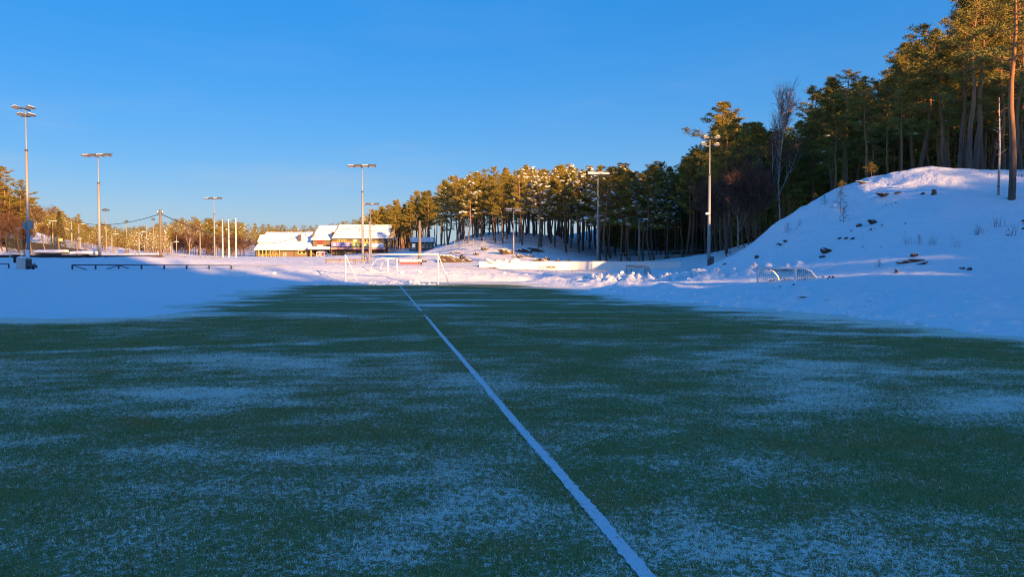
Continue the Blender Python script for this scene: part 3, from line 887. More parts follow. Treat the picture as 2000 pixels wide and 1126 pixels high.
def bare_stem():
    r = np.random.default_rng(8); tb = MB(); tb.tube([(0, 0, -.3), (.03, 0, 3.4), (-.05, .05, 6.6)], [.085, .065, .02], 7)
    for i in range(14):
        z = r.uniform(2.6, 6.4); an = r.uniform(0, 6.28); l = r.uniform(.4, 1.1); tb.tube([(0, 0, z), (math.cos(an) * l * .5, math.sin(an) * l * .5, z + l * .4), (math.cos(an) * l, math.sin(an) * l, z + l * .55)], [.018, .012, .004], 3, False)
    tv = needles(r, np.array([(0.0, 0, z) for z in (4.2, 5.0, 5.8, 6.4)]), 8, .5, .8, .5, .014)
    return tb.mesh("bare_trunk", 'birch', True), tri_mesh("bare_twigs", tv, 'twig'), None, 6.6
one(bare_stem(), "bare_birch", "thin bare pale stem beside the thick pine on the hill", "birch", "bare broadleaved trees", 1946, 47, 185, 1.0)
one(BIRCH[0], "bare_birch", "tall leafless birch with white trunk among the pines left of the hill", "birch", "bare broadleaved trees", 1522, 80, 208, 0.72)
one(BIRCH[1], "bare_birch", "leafless birch with pale forked trunk in the wood behind the mast", "birch", "bare broadleaved trees", 1440, 84, 305, 1.0)
for px, D, top, lb in ((1425, 80, 345, "second from the mast"), (1462, 78, 330, "tallest of them"), (1490, 76, 345, "nearest the snow hill"), (1405, 86, 380, "lowest, close to the mast")):
    one(THICKET[0], "leafless_tree", "reddish leafless thicket tree below the hill pines, " + lb, "bare tree", "leafless thicket below the hill pines", px, D, top, 0.9)
for px, D, top, lb in ((1640, 58.5, 348, "small bushy young pine at the dark forest edge"), (1590, 60.5, 372, "low green young pine on the left shoulder of the hill"), (1700, 60.5, 312, "pale green young pine under the tall trees on the crest")):
    one(PINES[2], "young_pine", lb, "young pine", "young pines on the crest", px, D, top, 1.6)

# --- small plants on the snow of the hill
def make_sapling(seed, h=1.6):
    r = np.random.default_rng(seed); tb = MB(); tb.tube([(0, 0, -0.2), (0.02, 0, h * .5), (0, 0.02, h)], [0.022, 0.016, 0.005], 5)
    cl = []
    for i in range(16):
        z = h * (0.18 + 0.8 * i / 16); a = i * 2.4; L_ = 0.42 * h * (1.05 - z / h) * r.uniform(.6, 1.2)
        e = np.array([math.cos(a) * L_, math.sin(a) * L_, z + 0.15 * L_])
        tb.tube([(0, 0, z), e], [0.009, 0.004], 3, False)
        cl += [e, e * np.array([.7, .7, 1])]
    return tb.mesh("sapling_stem", 'twig', True), tri_mesh("sapling_crown", needles(r, np.array(cl), 9, 0.09, 0.8, 0.13, 0.022), 'spruce'), None, h
SAP = [make_sapling(1), make_sapling(2)]
for px, D, top, lb in ((1609, 57, 376, "wispy pine sapling at the left edge of the hill crest"), (1640, 54, 366, "thin upright pine sapling in the snow below the crest"), (1646, 51, 400, "small low pine sapling lower on the hill snow"),
                       (1536, 57, 430, "tiny sapling on the steep left shoulder of the snow hill"), (1717, 37.5, 500, "tiny sapling above the ploughed bank right of the goal"), (1795, 41, 452, "bushy seedling above the rock ledge on the snow hill")):
    one(SAP[int(px) % 2], "pine_sapling", lb, "sapling", "saplings on the snowy hill", px, D, top, 1.0, 0.05)

def make_tuft(seed):
    r = np.random.default_rng(seed); tv = []
    for i in range(16):
        a = r.uniform(0, 6.28); l = r.uniform(0.4, 1.0); d = np.array([math.cos(a) * r.uniform(.1, .6), math.sin(a) * r.uniform(.1, .6), 1]); d /= np.linalg.norm(d)
        s = np.cross(d, [0.3, 0.8, 0.1]); s /= np.linalg.norm(s); o = np.array([r.normal(0, .25), r.normal(0, .15), -0.05])
        tv += [o - s * .010, o + s * .010, o + d * l]
        q = o + d * l * .6; e = d + r.normal(0, .4, 3); tv += [q - s * .007, q + s * .007, q + e * l * .4]
    return tri_mesh("dry_stems", np.array(tv), 'twig')
TUFT = [make_tuft(1), make_tuft(2), make_tuft(3)]
for i, (px, py, D) in enumerate(((1905, 462, 40), (1925, 452, 40.5), (1945, 448, 41), (1822, 472, 40), (1770, 462, 41.5), (1975, 470, 39), (1955, 345, 56), (1990, 378, 50), (1868, 480, 38.5), (1560, 440, 57))):
    x, y = PX(px, D), D
    o = link("dry_stems", TUFT[i % 3]); o.location = (x, y, ground(x, y)); o.rotation_euler = (0, 0, i * 1.3); o.scale = (.7, .7, .7)
    tag(o, "few dry brown stems sticking out of the hill snow", "dry plant", "dry stems on the hill")

# --- left wood, valley edge
def left_label(px, D):
    return "golden brown pine of the left wood, %s, %s" % (zone(px, ((0, "at the picture edge"), (30, "left of the tallest mast"), (300, "round the tallest mast"))), "front row" if D < 115 else "back rows"), PINES + [DEEP[0]]
stand("pine_tree", left_label, "pine tree", "pines of the left wood", PINES, -70, 58, 102, 135, 30, 5, 18, 2.3, (0.6, 1.02), None, 1.2)
for px, D, top, lb in ((118, 128, 410, "dark green spruce standing in shade behind the net, tallest of the two"), (104, 126, 432, "dark green spruce in shade behind the net, the lower one")):
    one(SPRUCES[px % 2], "spruce_tree", lb, "spruce tree", "spruces by the net", px, D, top, 1.25)
one(PINES[2], "pine_tree", "yellow green pine rising behind the two dark spruces", "pine tree", "pines of the left wood", 107, 150, 402, 1.3)
one(PINES[4], "pine_tree", "narrow pointed pine right of the dark spruces", "pine tree", "pines of the left wood", 152, 160, 416, 1.1)
one(BIRCH[1], "bare_birch", "sunlit leafless birch with forked orange trunk behind the left floodlight mast", "birch", "bare broadleaved trees", 72, 112, 405, 1.6)
for px, D, top, lb in ((10, 100, 415, "at the left picture edge"), (30, 101, 425, "left of the tallest mast"), (48, 103, 435, "just behind the tallest mast"), (62, 108, 445, "just right of the tallest mast"), (88, 113, 440, "left of the dark spruces"), (-15, 100, 420, "cut by the left picture edge"), (22, 106, 400, "highest, in the second row")):
    one(THICKET[int(px) % 2], "leafless_tree", "reddish leafless thicket tree " + lb, "bare tree", "leafless thicket by the left wood", px, D, top, 1.1)
def valley_label(px, D):
    return "green gold pine at the valley edge, %s" % zone(px, ((196, "left of the second mast"), (249, "near the disc lamp"), (315, "left of the utility pole"), (420, "right of the utility pole"), (470, "behind the flagpoles"), (900, "left of the club house"))), PINES + [DEEP[0]]
stand("pine_tree", valley_label, "pine tree", "pines across the valley", PINES + [DEEP[0]], 130, 520, 200, 235, 24, 5, 17, 3.0, (0.45, 0.98), None, 1.5)
stand("leafless_tree", "leafless golden brown tree at the valley edge behind the lamp posts", "bare tree", "leafless trees across the valley", THICKET, 130, 470, 196, 214, 22, 4, 10, 2.8, (0.35, 0.62), None, 1.5)
for px, D, top in ((294, 190, 452), (371, 185, 440), (170, 190, 445), (332, 188, 470)):
    one(BIRCH[px % 2], "bare_birch", "bare pale trunked tree lit by the sun beyond the white field rail", "birch", "bare broadleaved trees", px, D, top, 1.0)
print("trees", TREE_N)

# --- woods that read as one mass
def template(seed, n_cl, nn, h=14.0, snow=0.0, lmax=2.4, crown=0.62):
    r = np.random.default_rng(seed); tv = []
    for k in range(4):
        a0, a1 = k * math.pi / 2, (k + 1) * math.pi / 2
        p0 = np.array([math.cos(a0) * .16, math.sin(a0) * .16, 0]); p1 = np.array([math.cos(a1) * .16, math.sin(a1) * .16, 0]); tp = np.array([0, 0, h * .96])
        tv += [p0, p1, tp]
    nt = len(tv) // 3
    t = r.uniform(0, 1, n_cl); z = h * (1 - crown) + t * h * crown
    rad = lmax * ((0.5 + .7 * np.minimum(1, t / .3)) * (1 - t) ** .6 + .08) * np.sqrt(r.uniform(0.1, 1, n_cl)); a = r.uniform(0, 6.28, n_cl)
    c = np.stack([np.cos(a) * rad, np.sin(a) * rad, z], 1)
    nv = needles(r, c, nn, 0.55, .5, .62, .22)
    V = np.concatenate([np.array(tv), nv]); mi = np.concatenate([np.ones(nt, int), np.zeros(len(nv) // 3, int)])
    if snow > 0:
        k = r.uniform(0, 1, n_cl) < snow
        sv = needles(r, c[k] + np.array([0, 0, .25]), 5, 0.45, .25, .5, .34, -0.2)
        V = np.concatenate([V, sv]); mi = np.concatenate([mi, np.full(len(sv) // 3, 2)])
    return V, mi
def mass(name, label, temps, spots, mats):
    Vs, Ms = [], []
    for i, (x, y, z, h) in enumerate(spots):
        V, mi = temps[i % len(temps)]
        a = rng.uniform(0, 6.28); s = h / 14.0; ws = s * rng.uniform(.85, 1.3)
        ca, sa = math.cos(a) * ws, math.sin(a) * ws
        Vs.append(np.stack([V[:, 0] * ca - V[:, 1] * sa + x, V[:, 0] * sa + V[:, 1] * ca + y, V[:, 2] * s + z], 1)); Ms.append(mi)
    V = np.concatenate(Vs)
    me = fast_mesh(name, V, np.arange(len(V)).reshape(-1, 3), mats, False, np.concatenate(Ms))
    return tag(link(name, me), label, "forest", kind="stuff")
def spots(n, px0, px1, D0, D1, hmin, hmax, var, cond=None):
    out = []
    D = np.sqrt(rng.uniform(D0 ** 2, D1 ** 2, n)); px = rng.uniform(px0, px1, n)
    X = PX(px, D); Z = terrain(X, D)
    for x, y, z, p in zip(X, D, Z, px):
        if cond and not cond(p, y): continue
        H, _ = sky_h(x, y, z); h = H * rng.uniform(*var)
        if h < hmin: continue
        out.append((x, y, z - .2, min(h, hmax)))
    return out
ft = [template(s, 52, 6, snow=0.0) for s in (1, 2, 3)]
fs = [template(s, 52, 6, snow=0.24) for s in (4, 5, 6)]
mass("pine_wood_behind_knoll", "pine wood standing behind the knoll trees", [template(s, 110, 11, lmax=2.6, crown=c) for s, c in ((27, .62), (28, .7))], spots(48, 850, 1185, 150, 190, 7, 20, (.6, .95)), ('needle', 'bark', 'snow'))
mass("dark_pine_wood", "dark pine wood closing off the back of the shaded stand", [template(s, 110, 11, lmax=2.8, crown=c) for s, c in ((7, .95), (8, .8), (9, .9))],
     spots(230, 1178, 1510, 131, 190, 5, 24, (.45, .95)) + spots(150, 1400, 2080, 84, 150, 6, 26, (.45, .95)), ('needle', 'bark', 'snow'))
far = spots(170, 118, 330, 131, 168, 2.5, 10, (.35, .85)) + spots(260, -40, 300, 165, 225, 3.0, 13, (.35, .95)) + spots(1250, -40, 800, 225, 360, 3.5, 14, (.35, .98))
sn = [q for q in far if (q[2] + q[3] < float(sky_h(q[0], q[1], q[2])[0]) * .86 + q[2]) and (255 < project(*q[:3])[0] < 470 or rng.uniform() < .3)]
pl = [q for q in far if q not in sn]
mass("distant_pine_wood", "green gold distant pine wood on the hills beyond the valley", ft, pl, ('farneedle', 'bark', 'snow'))
mass("snowy_distant_wood", "distant pine wood with snow lying on its crowns", fs, sn, ('farneedle', 'bark', 'snow'))
# trees on the ridge behind the camera
rs = []
for s in np.arange(-110, 150, 3.4):
    for k in range(3):
        a = RIDGE_A + rng.uniform(-9, 9); s_ = s + rng.uniform(-1.6, 1.6)
        top = float(ridge_top(s_)); h = min(6.8, top) * rng.uniform(.86, 1.12)
        x, y = s_ * CS - a * SS, s_ * SS + a * CS
        rs.append((x, y, max(0.0, top - h), h))
mass("ridge_wood", "pine wood along the snowy ridge behind the near end", [template(s, 120, 14, lmax=2.8, crown=.8) for s in (17, 18)], rs, ('needle', 'bark', 'snow'))
# ------------------------------------------------------------------ rocks showing through the snow
def make_rock(seed, jag=0.45):
    r = np.random.default_rng(seed)
    n, m = 18, 12
    V = []
    offs = r.uniform(-9, 9, 2)
    for i in range(m + 1):
        th = math.pi * i / m
        for j in range(n):
            ph = 2 * math.pi * j / n
            d = np.array([math.sin(th) * math.cos(ph), math.sin(th) * math.sin(ph), math.cos(th)])
            q = 1 + jag * float(fbm([d[0] * 1.5 + offs[0] + d[2]], [d[1] * 1.5 + offs[1] - d[2] * .7], seed, 3)[0])
            q = round(q * 7) / 7 * 0.6 + q * 0.4
            V.append(d * q)
    Fq = [(i * n + j, (i + 1) * n + j, (i + 1) * n + (j + 1) % n, i * n + (j + 1) % n) for i in range(m) for j in range(n)]
    return fast_mesh("rock", np.array(V), np.array(Fq), 'rock', False)
ROCKS = [make_rock(s) for s in (3, 7, 12, 19)]
def tnormal(x, y, e=0.8):
    h = terrain([x - e, x + e, x, x], [y, y, y - e, y + e])
    return Vector((-(h[1] - h[0]) / (2 * e), -(h[3] - h[2]) / (2 * e), 1)).normalized()
def rock(px, py, D, wpx, hpx, label, seed, group="rocks showing through the snow", tilt=0.0):
    """wpx, hpx: size as seen; half of the rock stays in the snow"""
    r = random.Random(seed)
    x, _, z = P(px, py, D)
    gz = ground(x, D)
    nrm = tnormal(x, D)
    o = link("rock_outcrop", ROCKS[seed % 4])
    sx, sz = wpx / 2 / F_PX * D, max(hpx / 2 / F_PX * D, 0.06)
    q = nrm.to_track_quat('Z', 'Y')
    o.rotation_mode = 'QUATERNION'
    from mathutils import Quaternion
    o.rotation_quaternion = Quaternion((0, 1, 0), tilt) @ Quaternion((1, 0, 0), r.uniform(-.35, -.1)) @ Quaternion((0, 0, 1), r.uniform(-.4, .4))
    o.scale = (sx, sz * 0.9 + 0.12, sz * 1.15)
    o.location = (x, D + sz * .35, gz + sz * 0.30)
    return tag(o, label, "rock", group)

rocks = [
 # knoll
 (884, 512, 97, 46, 16, "broad orange brown rock outcrop at the sunlit foot of the knoll", -.35), (862, 515, 96, 16, 10, "small sunlit brown rock left of the broad outcrop", 0),
 (903, 506, 101, 12, 15, "upright brown rock at the right end of the sunlit outcrop", -.5), (912, 512, 98, 20, 9, "dark shaded rocks beside the sunlit outcrop", 0),
 (893, 489, 109, 14, 5, "flat sunlit rock slab near the knoll fence, right of the pair", 0), (880, 489, 110, 9, 4, "small flat sunlit rock slab near the knoll fence, left of the pair", 0),
 (948, 487, 111, 18, 8, "brown rock at the border of sun and shade on the knoll", -.2), (930, 498, 106, 12, 7, "shaded rock low on the left of the dark ledges", -.4),
 (990, 495, 106, 32, 12, "dark rock ledge left of the pole on the shaded knoll", -.25), (1022, 490, 108, 30, 11, "brown topped dark rock ledge right of the pole", -.2),
 (1045, 486, 110, 34, 13, "largest dark brown rock ledge on the shaded knoll", -.05), (1018, 503, 103, 20, 6, "low thin dark rock under the big ledge", -.3), (1036, 500, 104, 16, 5, "small dark rock strip below the largest ledge", -.2),
 (1055, 510, 98, 26, 8, "dark rock just above the long white board", -.1), (1069, 506, 100, 12, 9, "dark pointed rock above the notice on the board", -.4), (1090, 509, 98, 8, 6, "small dark stone right of the pointed rock", 0),
 (1108, 511, 97, 14, 6, "dark stone with twigs near the right end of the board", 0), (955, 511, 98, 12, 6, "dark stone at the left end of the shaded knoll foot", 0), (1011, 505, 102, 14, 6, "small dark rock right at the thin pole", 0),
 # below the hut
 (792, 499, 88, 12, 7, "brown rock lump left below the hut", -.2), (810, 500, 88, 13, 9, "brown rock lump below the hut", 0), (820, 501, 88.5, 11, 9, "brown rock lump behind the wooden pole", 0), (828, 504, 87, 8, 9, "brown rock lump right of the wooden pole", 0),
 (778, 504, 87, 8, 5, "small brown stone at the left end of the rock row", .3), (942, 527, 80.5, 16, 7, "sunlit tan stones below the left end of the white board", 0), (962, 530, 78.5, 22, 4, "low tan stones in front of the white board", 0),
 # hill on the right
 (1616, 506, 45.5, 26, 12, "black rock with snow round it, on the hill above the goal", -.25), (1607, 511, 44.7, 12, 5, "small black stone left under the black rock", 0), (1612, 490, 46.5, 5, 6, "tiny black stone above the black rock", 0),
 (1778, 519, 37.2, 46, 9, "long dark rock ledge low on the hill", .05), (1800, 527, 36.2, 26, 6, "stepped dark rock at the right end of the long ledge", .4), (1751, 541, 34.5, 6, 10, "small dark rock at the left foot of the long ledge", 0),
 (1786, 493, 38.8, 12, 8, "small dark rock above the long ledge", 0), (1730, 378, 52.2, 34, 7, "snow dusted dark rock ledge high on the hill, left of the sunlit patch", -.2), (1755, 379, 51.5, 16, 3, "thin dark rock strip on the upper hill", .1),
 (1706, 436, 47.3, 22, 8, "dark angular rock in the middle of the hill", -.4), (1678, 433, 48, 6, 7, "small dark rock left of the angular one", 0), (1803, 371, 49.8, 7, 5, "dark brown stone on the hilltop by the stump", 0),
 (1880, 538, 33.6, 10, 4, "small dark stone right on the lower hill", 0), (1893, 541, 33.2, 8, 3, "flat dark stone at the lower right of the hill", 0), (1478, 500, 55, 6, 7, "grey upright rock rib on the left flank of the hill", .25),
 (1640, 478, 47.5, 7, 4, "tiny rock on the mid hill, first in a broken row", 0), (1653, 482, 46.8, 8, 5, "tiny rock on the mid hill, second in a broken row", 0), (1665, 487, 46, 6, 4, "tiny rock on the mid hill, third in a broken row", 0),
 (1688, 352, 57, 30, 4, "low rock strip along the crest line", -.2), (1416, 530, 58, 8, 3, "dark flat stone at the left foot of the hill", 0), (1525, 470, 55, 14, 3, "thin dark rock edge on the left flank", -.5), (1535, 462, 55, 10, 3, "upper thin dark rock edge on the left flank", -.5)]
for i, (px, py, D, w_, h_, lb, tl) in enumerate(rocks): rock(px, py, D, w_, h_, lb, i, tilt=-tl)
# scattered small stones and twig ends on the hill and knoll snow
def specks():
    r = np.random.default_rng(55); pts = []
    for (pa, pb, Da, Db, n) in ((1500, 1990, 31, 56, 84), (880, 1190, 95, 118, 90)):
        cl = [(r.uniform(pa, pb), r.uniform(Da, Db)) for _ in range(n // 7)]
        for _ in range(n):
            c = cl[r.integers(len(cl))]; D = c[1] + r.normal(0, 1.0); pts.append((PX(c[0] + r.normal(0, 18), D), D))
    pts = np.array(pts); z = terrain(pts[:, 0], pts[:, 1]); Vs, Fs = [], []
    base = np.array([(-1, 0, -.6), (0, -1, -.5), (1, 0, -.6), (0, 1, -.5), (0.1, 0, .8)]); fc = np.array([(0, 1, 4), (1, 2, 4), (2, 3, 4), (3, 0, 4)])
    for k in range(len(pts)):
        s_ = abs(r.normal(0, .045)) + .02; v = base * r.uniform(.5, 1.5, (5, 3)) * s_ * np.array([1.5, .8, .9])
        Vs.append(v + np.array([pts[k, 0], pts[k, 1], z[k] + .01])); Fs.append(fc + 5 * k)
    tag(link("small_stones", fast_mesh("small_stones", np.concatenate(Vs), np.concatenate(Fs), 'wood_dark', False)), "tiny dark stones and twig ends poking through the hill snow", "small stones", kind="stuff")
specks()
x, y = PX(1821, 49), 49.0
mb = MB(); mb.tube([(0, 0, -.1), (0, 0, .22), (0.02, 0, .30)], [.17, .14, .13], 9)
s = mb.build("tree_stump", 'bark'); s.location = (x, y, ground(x, y)); tag(s, "short brown tree stump on the sunlit top of the hill", "stump")

# ------------------------------------------------------------------ masts and posts
def mast(px, D, top, label, arm=3.4, yaw=0.0, style='T', nl=4, extras=(), thick=1.0, base=None, sun_pale_heads=False):
    x, y = PX(px, D), D
    gz = ground(x, y) if base is None else base
    h = P(px, top, D)[2] - gz
    t = thing("floodlight_mast", label, "floodlight mast", (x, y, gz), yaw, "floodlight masts round the fields")
    k = thick
    MB().tube([(0, 0, -.4), (0, 0, h * .40), (0, 0, h * .72)], [.135 * k, .115 * k, .10 * k], 10).build("lower_pole", 'steel', t, True)
    MB().tube([(0, 0, h * .72), (0, 0, h * .725), (0, 0, h - .05)], [.065 * k, .055 * k, .042 * k], 8).build("upper_pole", 'steel', t, True)
    MB().tube([(0, 0, h * .715), (0, 0, h * .73)], [.125 * k, .115 * k], 10).build("collar", 'steel_dark', t, True)
    def head(xc, yc, zc, pitch, yawh, snow=True, back='housing'):
        fl = MB().prism([(-.27, -.06), (.27, -.16), (.30, -.10), (.05, .12), (-.22, .10)], .74, 'x', -.37).mesh("floodlight", back)
        o = link("floodlight", fl, t); o.location = (xc, yc, zc); o.rotation_euler = (pitch, 0, yawh)
        ln = MB().box((0, 0.0, -.125), (.64, .46, .012), rx=-0.18).build("lens", 'reflector', o)
        if snow:
            MB().prism([(-.20, .103), (.05, .123), (.16, .05), (.05, .165), (-.16, .15)], .66, 'x', -.33).build("snow_cap", 'snow', o)
    if style == 'T':
        MB().box((0, 0, h), (arm, .12, .10)).build("crossarm", 'steel_dark', t)
        for i in range(nl):
            xx = (-.5 + (i + .5) / nl) * arm * 1.0
            if abs(xx) < .2: xx += .25
            head(xx, -.30, h - .18, R(8), 0.0, i % 2 == 0, 'reflector' if sun_pale_heads else 'housing')  # pale shell colour stands in for sunlight on the heads
            MB().box((xx, -.1, h - .05), (.05, .3, .05)).build("bracket", 'steel_dark', t)
    else:
        MB().box((0, 0, h - .05), (.10, 1.5, .10)).build("crossarm", 'steel_dark', t)
        MB().box((0, 0, h - .75), (.9, .10, .10)).build("lower_crossarm", 'steel_dark', t)
        for sx, yy, zz, pt in ((-.55, -.45, h + .02, 14), (.60, -.2, h + .06, 14), (-.58, .3, h - .50, 14), (.58, -.1, h - .62, 14)):
            head(sx, yy, zz, R(pt), R(-90) if sx < 0 else R(90))
    for e in extras:
        if e == 'cabinet': 
            MB().box((.28, -.05, .75), (.34, .26, .95)).build("control_cabinet", 'steel_dark', t)
            MB().box((-.05, -.20, .55), (.22, .14, .8)).build("junction_box", 'housing', t)
        if e == 'white_box':
            MB().box((.03, -.17, .35), (.30, .14, .85)).build("white_cover", 'white_paint', t)
            MB().box((.28, -.02, 3.2), (.42, .20, .85)).build("grey_box", 'steel', t)
            MB().box((-.30, -.02, 3.1), (.30, .20, .75)).build("grey_box", 'steel', t)
        if e == 'lamp':
            o = MB().box((-.22, -.1, 5.35), (.32, .24, .18)).build("small_lamp", 'white_paint', t)
    return t
mast(57, 74, 212, "tallest mast seen end on, far left, white cover at its base", style='E', extras=('white_box',), thick=1.15)
mast(196, 86, 301, "second floodlight mast from the left, broad arm of lamps and a dark foot", yaw=R(-6), thick=1.25)
mast(420, 150, 386, "slender floodlight mast left of the three flagpoles", yaw=R(-6), thick=1.2)
mast(709, 92, 322, "floodlight mast standing in front of the club house", yaw=R(-4), thick=1.2)
mast(725, 148, 397, "lower floodlight mast close behind the one at the club house", yaw=R(-5), thick=1.0)
mast(1167, 96, 336, "floodlight mast in front of the snowy pines above the long white board", arm=2.6, yaw=R(6), thick=1.1, sun_pale_heads=True)
mast(1384, 74, 270, "floodlight mast seen end on beside the snow hill, dark cabinet at its foot", style='E', extras=('cabinet', 'lamp'), thick=1.25)
mast(1003, 94, 407, "thin short floodlight mast on the rocky knoll", arm=2.2, nl=2, thick=.75)

def lamp_post(px, top, D, label, kind='arm', r=.055, mat='steel', group="lamp posts beyond the left field", base=None):
    x, y = PX(px, D), D; gz = ground(x, y); h = P(px, top, D)[2] - gz
    t = thing("lamp_post" if kind not in ('post',) else "bare_post", label, "lamp post" if kind != 'post' else "post", (x, y, gz), 0, group)
    MB().tube([(0, 0, -.4), (0, 0, h * .5), (0, 0, h)], [r * 1.35, r * 1.1, r * .8], 7).build("pole", mat, t, True)
    if kind == 'arm':
        MB().tube([(0, 0, h - .05), (.3, 0, h + .05), (.55, 0, h + .03)], .03, 5).build("bracket", mat, t)
        o = MB().prism([(-.12, -.05), (.12, -.05), (.08, .06), (-.08, .05)], .55, 'x', .45).build("lamp_head", 'white_paint', t); o.location = (0, 0, h + .02)
    elif kind == 'disc':
        MB().tube([(0, 0, h - .02), (0, 0, h + .08), (0, 0, h + .22), (0, 0, h + .30)], [.55, .62, .45, .12], 12).build("lamp_head", 'housing', t, True)
    elif kind == 'tee':
        MB().box((.12, 0, h), (1.15, .09, .09)).build("crossarm", 'white_paint', t)
        for sx in (-.3, .5): MB().box((sx, -.06, h - .12), (.36, .24, .12)).build("lamp_head", 'housing', t)
    elif kind == 'dark':
        MB().prism([(-.45, .02), (.35, -.10), (.30, .12), (.0, .30), (-.2, .18)], .3, 'y', -.15).build("lamp_head", 'housing', t).location = (0, 0, h)
    elif kind == 'post':
        MB().tube([(0, 0, h), (0, 0, h + .06)], [r * .95, r * .5], 7).build("cap", 'steel_dark', t)
    return t
for a in ((105, 431, 122, "lamp post with a white cross arm in front of the dark spruces", 'tee', .09), (142, 430, 118, "tall plain post left of the tee lamps, right of the spruces", 'post', .10),
          (148, 466, 126, "short lamp post with white head just right of the spruces", 'arm', .075), (156, 437, 120, "tall post between the short lamp and the second floodlight mast", 'arm', .09),
          (159, 463, 130, "short plain post close to the right of the tall one", 'post', .075), (209, 411, 130, "tall slender lamp post with a disc head right of the second floodlight mast", 'disc', .07),
          (220, 457, 118, "short plain post right of the disc lamp", 'arm', .075), (249, 433, 140, "thin lamp post with a dark angled head, left one of two alike", 'dark', .07),
          (273, 453, 118, "pale lamp post at the left end of the white field rail", 'arm', .085), (284, 467, 140, "short thin post with a small head left of the bare birch", 'arm', .07),
          (288, 438, 150, "faint tall post behind the bare birch", 'post', .08), (301, 429, 140, "thin lamp post with a dark angled head, right one of two alike", 'dark', .07),
          (334, 474, 150, "short post just right of the wooden utility pole", 'post', .075), (337, 472, 118, "short pale post with small head right of the utility pole", 'arm', .075),
          (346, 459, 160, "thin plain post between the utility pole and the bare tree", 'post', .07), (392, 448, 118, "thin plain post left of the slender floodlight mast", 'post', .07),
          (423, 480, 150, "small plain post at the foot of the slender floodlight mast", 'post', .07)):
    lamp_post(a[0], a[1], a[2], a[3], a[4], a[5])
lamp_post(1248, 428, 88, "grey wooden street lamp with short arm in front of the dark stand", 'arm', .11, 'wood_grey', "street lamps")
lamp_post(820, 431, 84, "pale wooden pole in front of the small hut", 'post', .15, 'wood_grey', "wooden poles")
lamp_post(722, 432, 88, "thin pale pole with a ball shaped lamp by the club house steps", 'post', .075, 'steel', "poles by the club house")
o = lamp_post(722, 484, 87.6, "short post with round white globe lamp before the balcony", 'post', .05, 'steel', "poles by the club house")
for i, (px, top, lb) in enumerate(((436, 428, "left of the three white flagpoles beside the club house"), (448, 427, "middle of the three white flagpoles beside the club house"), (462, 425, "right of the three white flagpoles, nearest the club house"))):
    D = 150; x = PX(px, D); gz = ground(x, D); h = P(px, top, D)[2] - gz
    t = thing("flagpole", lb, "flagpole", (x, D, gz), 0, "white flagpoles")
    MB().tube([(0, 0, -.4), (0, 0, h * .5), (0, 0, h)], [.14, .12, .08], 8).build("pole", 'white_paint', t, True)
    MB().tube([(0, 0, h), (0, 0, h + .1), (0, 0, h + .2)], [.10, .13, .03], 8).build("finial", 'steel_dark', t, True)

# utility pole and its wires
def wire(name, a, b, sag, label, r=.018, cat="cable", group=None):
    pts = [(a[0] + (b[0] - a[0]) * k / 14, a[1] + (b[1] - a[1]) * k / 14, a[2] + (b[2] - a[2]) * k / 14 - sag * 4 * (k / 14) * (1 - k / 14)) for k in range(15)]
    o = MB().tube(pts, r, 5).build(name, 'cable'); return tag(o, label, cat, group)
D = 80; x = PX(315, D); gz = ground(x, D); h = P(315, 409, D)[2] - gz
t = thing("utility_pole", "weathered wooden utility pole with wires, its foot in the snow bank", "utility pole", (x, D, gz))
MB().tube([(0, 0, -.5), (0, 0, h * .5), (0, 0, h)], [.16, .14, .115], 9).build("pole", 'wood_grey', t, True)
MB().box((-.02, 0, h - .38), (.62, .10, .10)).build("crossarm", 'wood_dark', t)
for sx in (-.27, .24): MB().tube([(sx, 0, h - .34), (sx, 0, h - .16)], [.05, .035], 7).build("insulator", 'white_paint', t)
top = (x, D, gz + h - .45)
wire("overhead_wire", (PX(142, 118), 118, P(142, 430, 118)[2]), top, 0.9, "dark overhead wire running left from the utility pole", .035, group="overhead wires")
wire("overhead_wire", top, (PX(606, 204.5), 204.5, P(606, 445, 204.5)[2]), 3.6, "dark overhead wire running right from the utility pole to the club house", .045, group="overhead wires")
wire("overhead_wire", (PX(709, 92), 92, P(709, 444, 92)[2]), (PX(604, 204), 204, P(604, 446, 204)[2]), .3, "upper thin wire crossing in front of the club house roof", .02, group="overhead wires")
wire("overhead_wire", (PX(709, 91.9), 91.9, P(709, 450, 92)[2]), (PX(820, 84), 84, P(820, 436, 84)[2]), .3, "thin wire from the club house mast to the wooden pole", .014, group="overhead wires")
# cable over the hill
e = (46.0, 41.0, P(2150, 380, 41)[2])
a = (PX(1384, 74), 73.8, P(1384, 438, 74)[2])
wire("overhead_cable", a, e, 1.2, "thin dark cable slung from the mast across the snow hill", .022)
gz = ground(46, 41)
t = thing("utility_pole", "wooden pole carrying the far end of the hill cable", "utility pole", (46, 41, gz)); MB().tube([(0, 0, -.5), (0, 0, e[2] - gz + .6)], [.15, .11], 8).build("pole", 'wood_grey', t, True)

